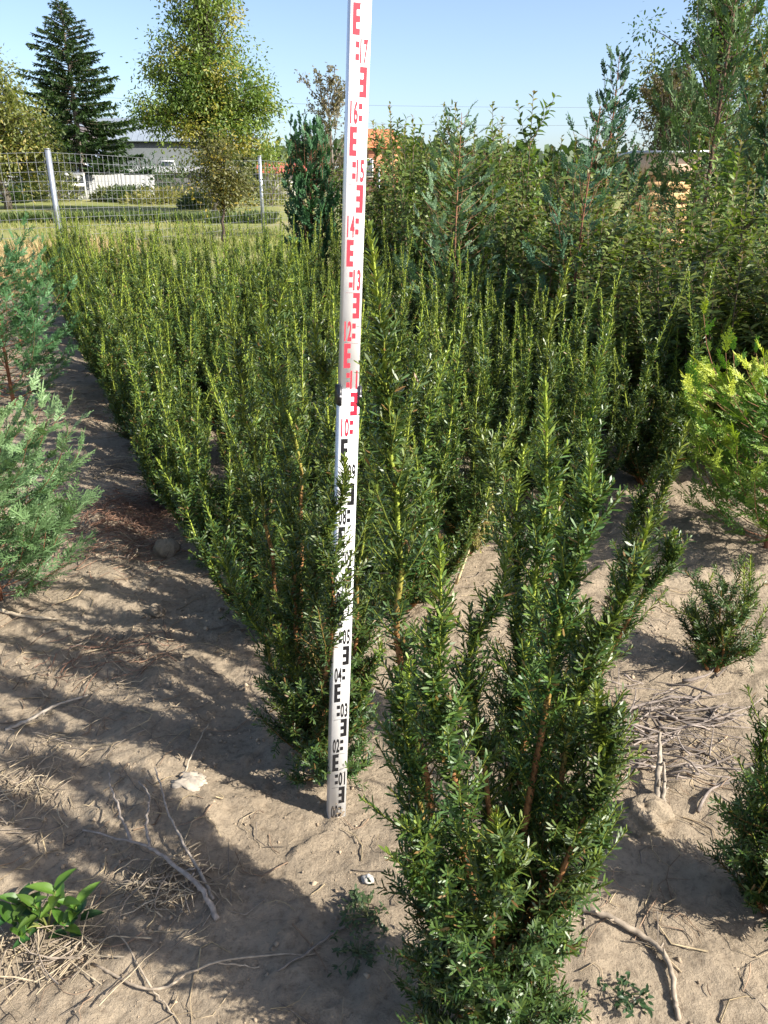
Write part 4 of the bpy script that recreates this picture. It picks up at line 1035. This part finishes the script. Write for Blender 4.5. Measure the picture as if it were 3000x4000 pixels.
branch_thing('dead_branch', 'little forked stick beside the foot of the front yew', [(1195, 2010, 0), (1220, 1990, .01), (1262, 1970, 0)], [[(1262, 1970, 0), (1262, 2000, .0)]], 0.004, 0.002, (0.36, 0.3, 0.23), group=G_BR)
branch_thing('dead_branch', 'straight dark stick on the shaded soil before the staff', [(760, 1990, 0), (690, 2040, .005), (600, 2100, 0)], [], 0.004, 0.002, (0.20, 0.17, 0.14), group=G_BR)
branch_thing('dead_branch', 'sprawling thin dead stems on the sunlit soil', [(200, 2085, 0), (330, 2140, .01), (470, 2080, .01), (690, 2060, 0)], [[(330, 2140, .01), (380, 2200, 0)], [(330, 2140, .01), (260, 2020, .01), (240, 1985, 0)], [(470, 2080, .01), (560, 2090, 0)]], 0.0035, 0.0016, (0.37, 0.30, 0.22), group=G_BR)
branch_thing('dead_branch', 'upright split pale stump on the clod by the twig pile', [(1418, 1745, 0), (1422, 1680, .03), (1424, 1640, .06), (1425, 1590, .10)], [[(1430, 1745, 0), (1436, 1700, .03), (1432, 1650, .04)]], 0.011, 0.004, (0.30, 0.255, 0.20), group=G_BR)
# heap of twigs
def twig_pile():
    c = on_ground(1440, 1590); root = empty('twig_pile', c)
    for i in range(120):
        px = rng.normal(1440, 75); py = rng.normal(1585, 55); p = on_ground(px, py) - c
        a = rng.normal(0.1, 0.5) if rng.random() < 0.6 else rng.uniform(0, 3.14); ln = rng.uniform(0.06, 0.26)
        d = np.array([math.cos(a), math.sin(a) * 0.8, 0]); bend = rng.normal(0, 0.12, 3) * ln; h = rng.random() * 0.035
        pts = bez(p - d * ln / 2, p + bend, p + d * ln / 2, 7); w_ = pts + c
        pts[:, 2] = gz(w_[:, 0], w_[:, 1]) - c[2] + 0.004 + h + rng.normal(0, 0.008) * np.linspace(-1, 1, 7)
        t_ = MB(); tube(t_, pts, np.linspace(0.0014 + 0.006 * rng.random() ** 2.5, 0.0012, 7), 5, np.array([0.21, 0.175, 0.15]) * rng.uniform(0.5, 1.5)); t_.build('twig', M_WOOD, root)
    tag(root, 'tangled heap of dry grey twigs on the soil right of the front yew', 'twig pile')
twig_pile()
def lump(name, p, r, label, cat, col, seed, mat=M_STONE, group=None, freq=1.7, rough=0.35):
    bm_ = MB(); n, m_ = 34, 20; u = np.linspace(0, 2 * math.pi, n, endpoint=False); v = np.linspace(-math.pi / 2, math.pi / 2, m_)
    U, V = np.meshgrid(u, v); d = np.stack([np.cos(V) * np.cos(U), np.cos(V) * np.sin(U), np.sin(V)], -1)
    k = 1 + rough * (fbm(d[..., 0] * freq + d[..., 2] * freq * 0.8 + seed, d[..., 1] * freq - d[..., 2] * freq * 0.6, seed, 4, 0.55) - 0.5) * 2
    PP = d * k[..., None] * np.asarray(r); PP[..., 2] += r[2] * 0.35
    i, j = np.meshgrid(np.arange(n), np.arange(m_ - 1)); a = j * n + i; b_ = j * n + (i + 1) % n
    bm_.add(PP.reshape(-1, 3), np.stack([a, b_, b_ + n, a + n], -1).reshape(-1, 4), None, col)
    o = bm_.build(name, mat, None, True); o.location = p; tag(o, label, cat, group); return o
lump('flat_stone', on_ground(410, 1692), (0.044, 0.030, 0.013), 'pale flat stone half sunk in the soil left of the staff', 'stone', (0.36, 0.31, 0.25), 3, rough=0.75, freq=2.6)
lump('soil_clod', on_ground(1385, 1775), (0.07, 0.05, 0.048), 'large rounded clod of earth in front of the twig pile', 'clod', (0.27, 0.205, 0.14), 8, mat=M_SOIL, rough=0.45, freq=2.6)
lump('small_stone', on_ground(1213, 2038), (0.010, 0.008, 0.008), 'small white pebble by the foot of the front yew', 'stone', (0.42, 0.39, 0.35), 5)
lump('small_stone', on_ground(796, 1902), (0.016, 0.012, 0.010), 'whitish pebble on the shaded soil before the staff', 'stone', (0.38, 0.36, 0.33), 6, rough=0.6)
lump('soil_clod', on_ground(360, 1195), (0.06, 0.05, 0.05), 'sunlit clod of earth beside the path at the foot of the yews', 'clod', (0.31, 0.235, 0.16), 12, mat=M_SOIL, rough=0.4)
lump('soil_clod', on_ground(338, 1325), (0.03, 0.026, 0.026), 'small dark clod on the path below the sunlit one', 'clod', (0.27, 0.205, 0.14), 14, mat=M_SOIL, rough=0.4)
# crumbs and straw litter
rng = np.random.default_rng(15)
def litter():
    b = MB(); n = 3600
    t = rng.uniform(0.4, 11.0, n) ** 1.0; per = rng.normal(-0.15, 0.55, n); k = rng.random(n) < 0.3; per[k] = rng.uniform(0.8, 2.2, k.sum()); t[k] = rng.uniform(0.5, 3.5, k.sum())
    items = []
    for i in range(n):
        p = RP * per[i] + RD * t[i]
        a = rng.uniform(0, 6.28); ln = rng.uniform(0.02, 0.13) * (1 + 0.08 * t[i]); cv = rng.normal(0, 0.25) * ln
        d = np.array([math.cos(a), math.sin(a)]); q = np.array([-d[1], d[0]])
        items.append(p + np.outer(np.linspace(-0.5, 0.5, 4), d) * ln + np.outer([0, 1, 1, 0], q) * cv)
    XY = np.array(items); ok = (XY[:, 1, 1] > 0.8) & (vnoise(XY[:, 1, 0] * 2.3, XY[:, 1, 1] * 2.3, 44) > 0.35); XY = XY[ok]
    ZZ = gz(XY[..., 0], XY[..., 1]) + 0.003 + rng.random((len(XY), 1)) * 0.008
    for xy, z in zip(XY, ZZ):
        c = np.array([[0.36, 0.28, 0.18], [0.26, 0.18, 0.12], [0.20, 0.165, 0.13], [0.42, 0.33, 0.2]][rng.integers(4)]) * rng.uniform(0.75, 1.15)
        tube(b, np.concatenate([xy, z[:, None]], 1), np.linspace(0.0016, 0.0008, 4) * rng.uniform(0.6, 1.5), 3, c, cap=False)
    o = b.build('straw_litter', M_WOOD); tag(o, 'dry straw and twig litter scattered over the soil', 'litter', kind='stuff')
    b = MB(); n = 14000; x = rng.uniform(-1.9, 1.5, n); y = rng.uniform(0.9, 4.2, n)
    k = fbm(x * 1.7 + 5, y * 1.7, 17, 2) + rng.random(n) * 0.5 > 0.72; x, y = x[k], y[k]; n = len(x)
    r = 0.0016 + 0.009 * rng.random(n) ** 7
    O = np.array([(1, 0, 0), (-1, 0, 0), (0, 1, 0), (0, -1, 0), (0, 0, 1), (0, 0, -1)], float); F = [(0, 2, 4), (2, 1, 4), (1, 3, 4), (3, 0, 4), (2, 0, 5), (1, 2, 5), (3, 1, 5), (0, 3, 5)]
    P = np.stack([x, y, gz(x, y)], 1)
    V = P[:, None, :] + (O[None] * rng.uniform(0.6, 1.2, (n, 6, 1)) + rng.normal(0, 0.2, (n, 6, 3))) * r[:, None, None]
    T = (np.arange(n)[:, None, None] * 6 + np.array(F)[None]).reshape(-1, 3)
    b.add(V.reshape(-1, 3), None, T, np.repeat(np.array([0.34, 0.265, 0.185]) * rng.uniform(0.7, 1.25, (n, 1)), 6, axis=0))
    o = b.build('soil_crumbs', M_STONE, None, True); tag(o, 'crumbs of dry earth strewn over the soil', 'soil', kind='stuff')
litter()
def dry_heap(px, py, n, sx, sy, cols, label, up=0.03, ln0=0.03, ln1=0.12, name='dry_frond_heap'):
    c = on_ground(px, py); b = MB()
    for i in range(n):
        p = c + [rng.normal(0, sx), rng.normal(0, sy), 0]; a = rng.uniform(0, 6.28); ln = rng.uniform(ln0, ln1)
        d = np.array([math.cos(a), math.sin(a), rng.normal(0, 0.25)])
        P = bez(p - d * ln / 2, p + rng.normal(0, 0.15, 3) * ln, p + d * ln / 2, 5); P[:, 2] = gz(P[:, 0], P[:, 1]) + np.abs(rng.normal(0, up)) * 0.6 + 0.002 + np.linspace(0, 0.01, 5)
        tube(b, P - c, np.linspace(0.002, 0.0009, 5), 3, np.asarray(cols[rng.integers(len(cols))]) * rng.uniform(0.7, 1.25), cap=False)
    o = b.build(name, M_WOOD); o.location = c; tag(o, label, 'debris', kind='stuff')
RED = [(0.24, 0.13, 0.085), (0.30, 0.18, 0.12), (0.19, 0.125, 0.09)]; STR = [(0.42, 0.34, 0.23), (0.33, 0.27, 0.19), (0.27, 0.22, 0.17)]
dry_heap(305, 1120, 1000, 0.17, 0.20, RED, 'heap of reddish brown dead fronds at the path edge')
dry_heap(300, 1200, 160, 0.10, 0.10, RED + STR, 'dead fronds and straw below the reddish heap')
dry_heap(150, 900, 260, 0.22, 0.35, RED + STR, 'brown dry debris along the path')
dry_heap(250, 1020, 60, 0.06, 0.09, STR, 'bundle of pale cut stalks on the path', 0.03, 0.1, 0.22)
dry_heap(370, 1925, 130, 0.07, 0.06, STR, 'wispy dry roots under the forked branch', 0.015)
dry_heap(60, 1700, 120, 0.10, 0.10, STR, 'dry grass stalks on the soil above the seedling', 0.02)
dry_heap(100, 2060, 70, 0.09, 0.05, STR, 'pale dead stalks around the foot of the seedling', 0.03, 0.08, 0.2)
dry_heap(210, 1420, 150, 0.12, 0.08, STR + RED, 'thin dry roots on the shaded soil near the bent stick', 0.015)

# ------------------------------------------------------------------ seedling, weeds, dry stalk
def one_leaf(p, d, nrm, L, W, col, parent, name='leaf', droop=0.3, fold=0.3):
    b = MB(); n, m_ = 9, 5
    d = unit(np.asarray(d, float)); s = unit(np.cross(d, nrm)); nn = np.cross(s, d); V = []
    for i in range(n):
        t = i / (n - 1); wv = W * (math.sin(math.pi * t ** 0.8) ** 0.75 if 0 < t < 1 else 0.02)
        for j in range(m_):
            u = (j / (m_ - 1) - 0.5); V.append(np.asarray(p) + d * L * t - nn * droop * L * t * t + s * wv * u + nn * abs(u) * wv * fold * 2 + nn * 0.05 * W * math.sin(t * 18) * abs(u))
    q = [(i * m_ + j, i * m_ + j + 1, (i + 1) * m_ + j + 1, (i + 1) * m_ + j) for i in range(n - 1) for j in range(m_ - 1)]
    b.add(V, q, None, col); return b.build(name, M_LEAF, parent, True)
def seedling():
    c = on_ground(105, 2010); root = empty('seedling', c)
    heads = [((40, 1945), .09, 6, 0.060, 0), ((120, 1925), .12, 7, 0.060, 1), ((75, 1955), .11, 6, 0.045, 1), ((165, 1960), .07, 6, 0.060, 0), ((60, 2005), .05, 5, 0.05, 0), ((30, 1990), .06, 4, 0.07, 0), ((140, 1995), .05, 6, 0.05, 0)]
    for (px, py), h, n, L, young in heads:
        q = on_ground(px, py, h) - c
        s = MB(); tube(s, bez([0, 0, 0], q * 0.4 + [0, 0, 0.02], q, 7), np.linspace(0.003, 0.0016, 7), 5, (0.14, 0.16, 0.04)); s.build('stem', M_BARK, root)
        for k in range(n):
            a = k * 2.4 + rng.uniform(0, 1); e = rng.uniform(0.15, 0.75) + (0.35 if k < 3 else 0)
            col = np.array([0.075, 0.15, 0.022]) * rng.uniform(0.6, 1.4) if young or k < 3 else np.array([0.026, 0.075, 0.020]) * rng.uniform(0.8, 1.3)
            one_leaf(q + [0, 0, -0.008 * k], (math.cos(a) * math.cos(e), math.sin(a) * math.cos(e), math.sin(e)), (0, 0, 1.0), L * rng.uniform(0.7, 1.1), L * 0.42, col, root)
    tag(root, 'bright green broad leaved seedling on the soil beside the dead branch', 'seedling')
seedling()
def weed(px, py, n, spread, col, label, L=0.022):
    c = on_ground(px, py); root = empty('weed', c); s = MB(); l = MB()
    for i in range(n):
        a = rng.uniform(0, 6.28); r = spread * rng.random() ** 0.5; q = np.array([math.cos(a) * r, math.sin(a) * r, rng.uniform(0.004, 0.035)])
        tube(s, bez([0, 0, 0.002], q * 0.5 + [0, 0, 0.012], q, 5), 0.0009, 3, (0.13, 0.15, 0.06), cap=False)
        m_ = 7; D = rng.normal(0, 1, (m_, 3)); D[:, 2] = np.abs(D[:, 2]) * 0.5
        leaves(l, np.tile(q, (m_, 1)) + rng.normal(0, 0.005, (m_, 3)), D, np.tile([0, 0, 1.0], (m_, 1)) + rng.normal(0, 0.3, (m_, 3)), L * rng.uniform(0.6, 1.2, m_), L * 0.4, np.asarray(col) * rng.uniform(0.7, 1.3, (m_, 1)))
    s.build('stems', M_BARK, root); q = l.build('foliage', M_LEAF, root); q['kind'] = 'stuff'
    tag(root, label, 'weed', 'weeds')
weed(795, 1985, 26, 0.06, (0.06, 0.10, 0.04), 'dull grey green weed on the soil left of the front yew', 0.016)
weed(775, 2060, 22, 0.06, (0.06, 0.09, 0.04), 'wilted creeping weed below the other one left of the front yew', 0.014)
weed(1345, 2155, 13, 0.05, (0.035, 0.075, 0.03), 'small dark green weed beside the thick curved root', 0.017)
weed(95, 840, 16, 0.07, (0.20, 0.24, 0.10), 'pale green weed standing on the path', 0.03)
weed(60, 640, 60, 0.22, (0.14, 0.24, 0.04), 'light green leafy weed under the dark bluish cypress', 0.05)
def dry_stalk():
    c = on_ground(985, 1262); root = empty('dry_stalk', c); Yb_ = c[1]
    pts = [np.zeros(3), at(1010, 1195, Yb_) - c, at(1040, 1120, Yb_) - c, at(1065, 1050, Yb_ - .02) - c]
    p = poly(pts, 12); s = MB(); tube(s, p, np.linspace(0.007, 0.003, 12), 6, (0.56, 0.47, 0.27)); s.build('stem', M_WOOD, root)
    f = MB(); P, T = sample(p, rng.uniform(0.45, 1.0, 60))
    for i in range(60):
        d = unit(rng.normal(0, 1, 3) + [0, 0, -0.6]); ln = rng.uniform(0.03, 0.10)
        tw = bez(P[i], P[i] + d * ln * 0.5, P[i] + d * ln + [0, 0, -0.03], 5); tube(f, tw, 0.001, 3, (0.42, 0.33, 0.17), cap=False)
        PP, TT = sample(tw, rng.random(8)); blades(f, PP, rng.normal(0, 1, (8, 3)), rng.normal(0, 1, (8, 3)), 0.014, 0.006, np.array([0.36, 0.33, 0.12]) * rng.uniform(0.7, 1.2, (8, 1)))
    o = f.build('seed_heads', M_DRYG, root); o['kind'] = 'stuff'
    tag(root, 'pale dried weed stalk with hanging seed heads between the yews', 'dry stalk')
dry_stalk()
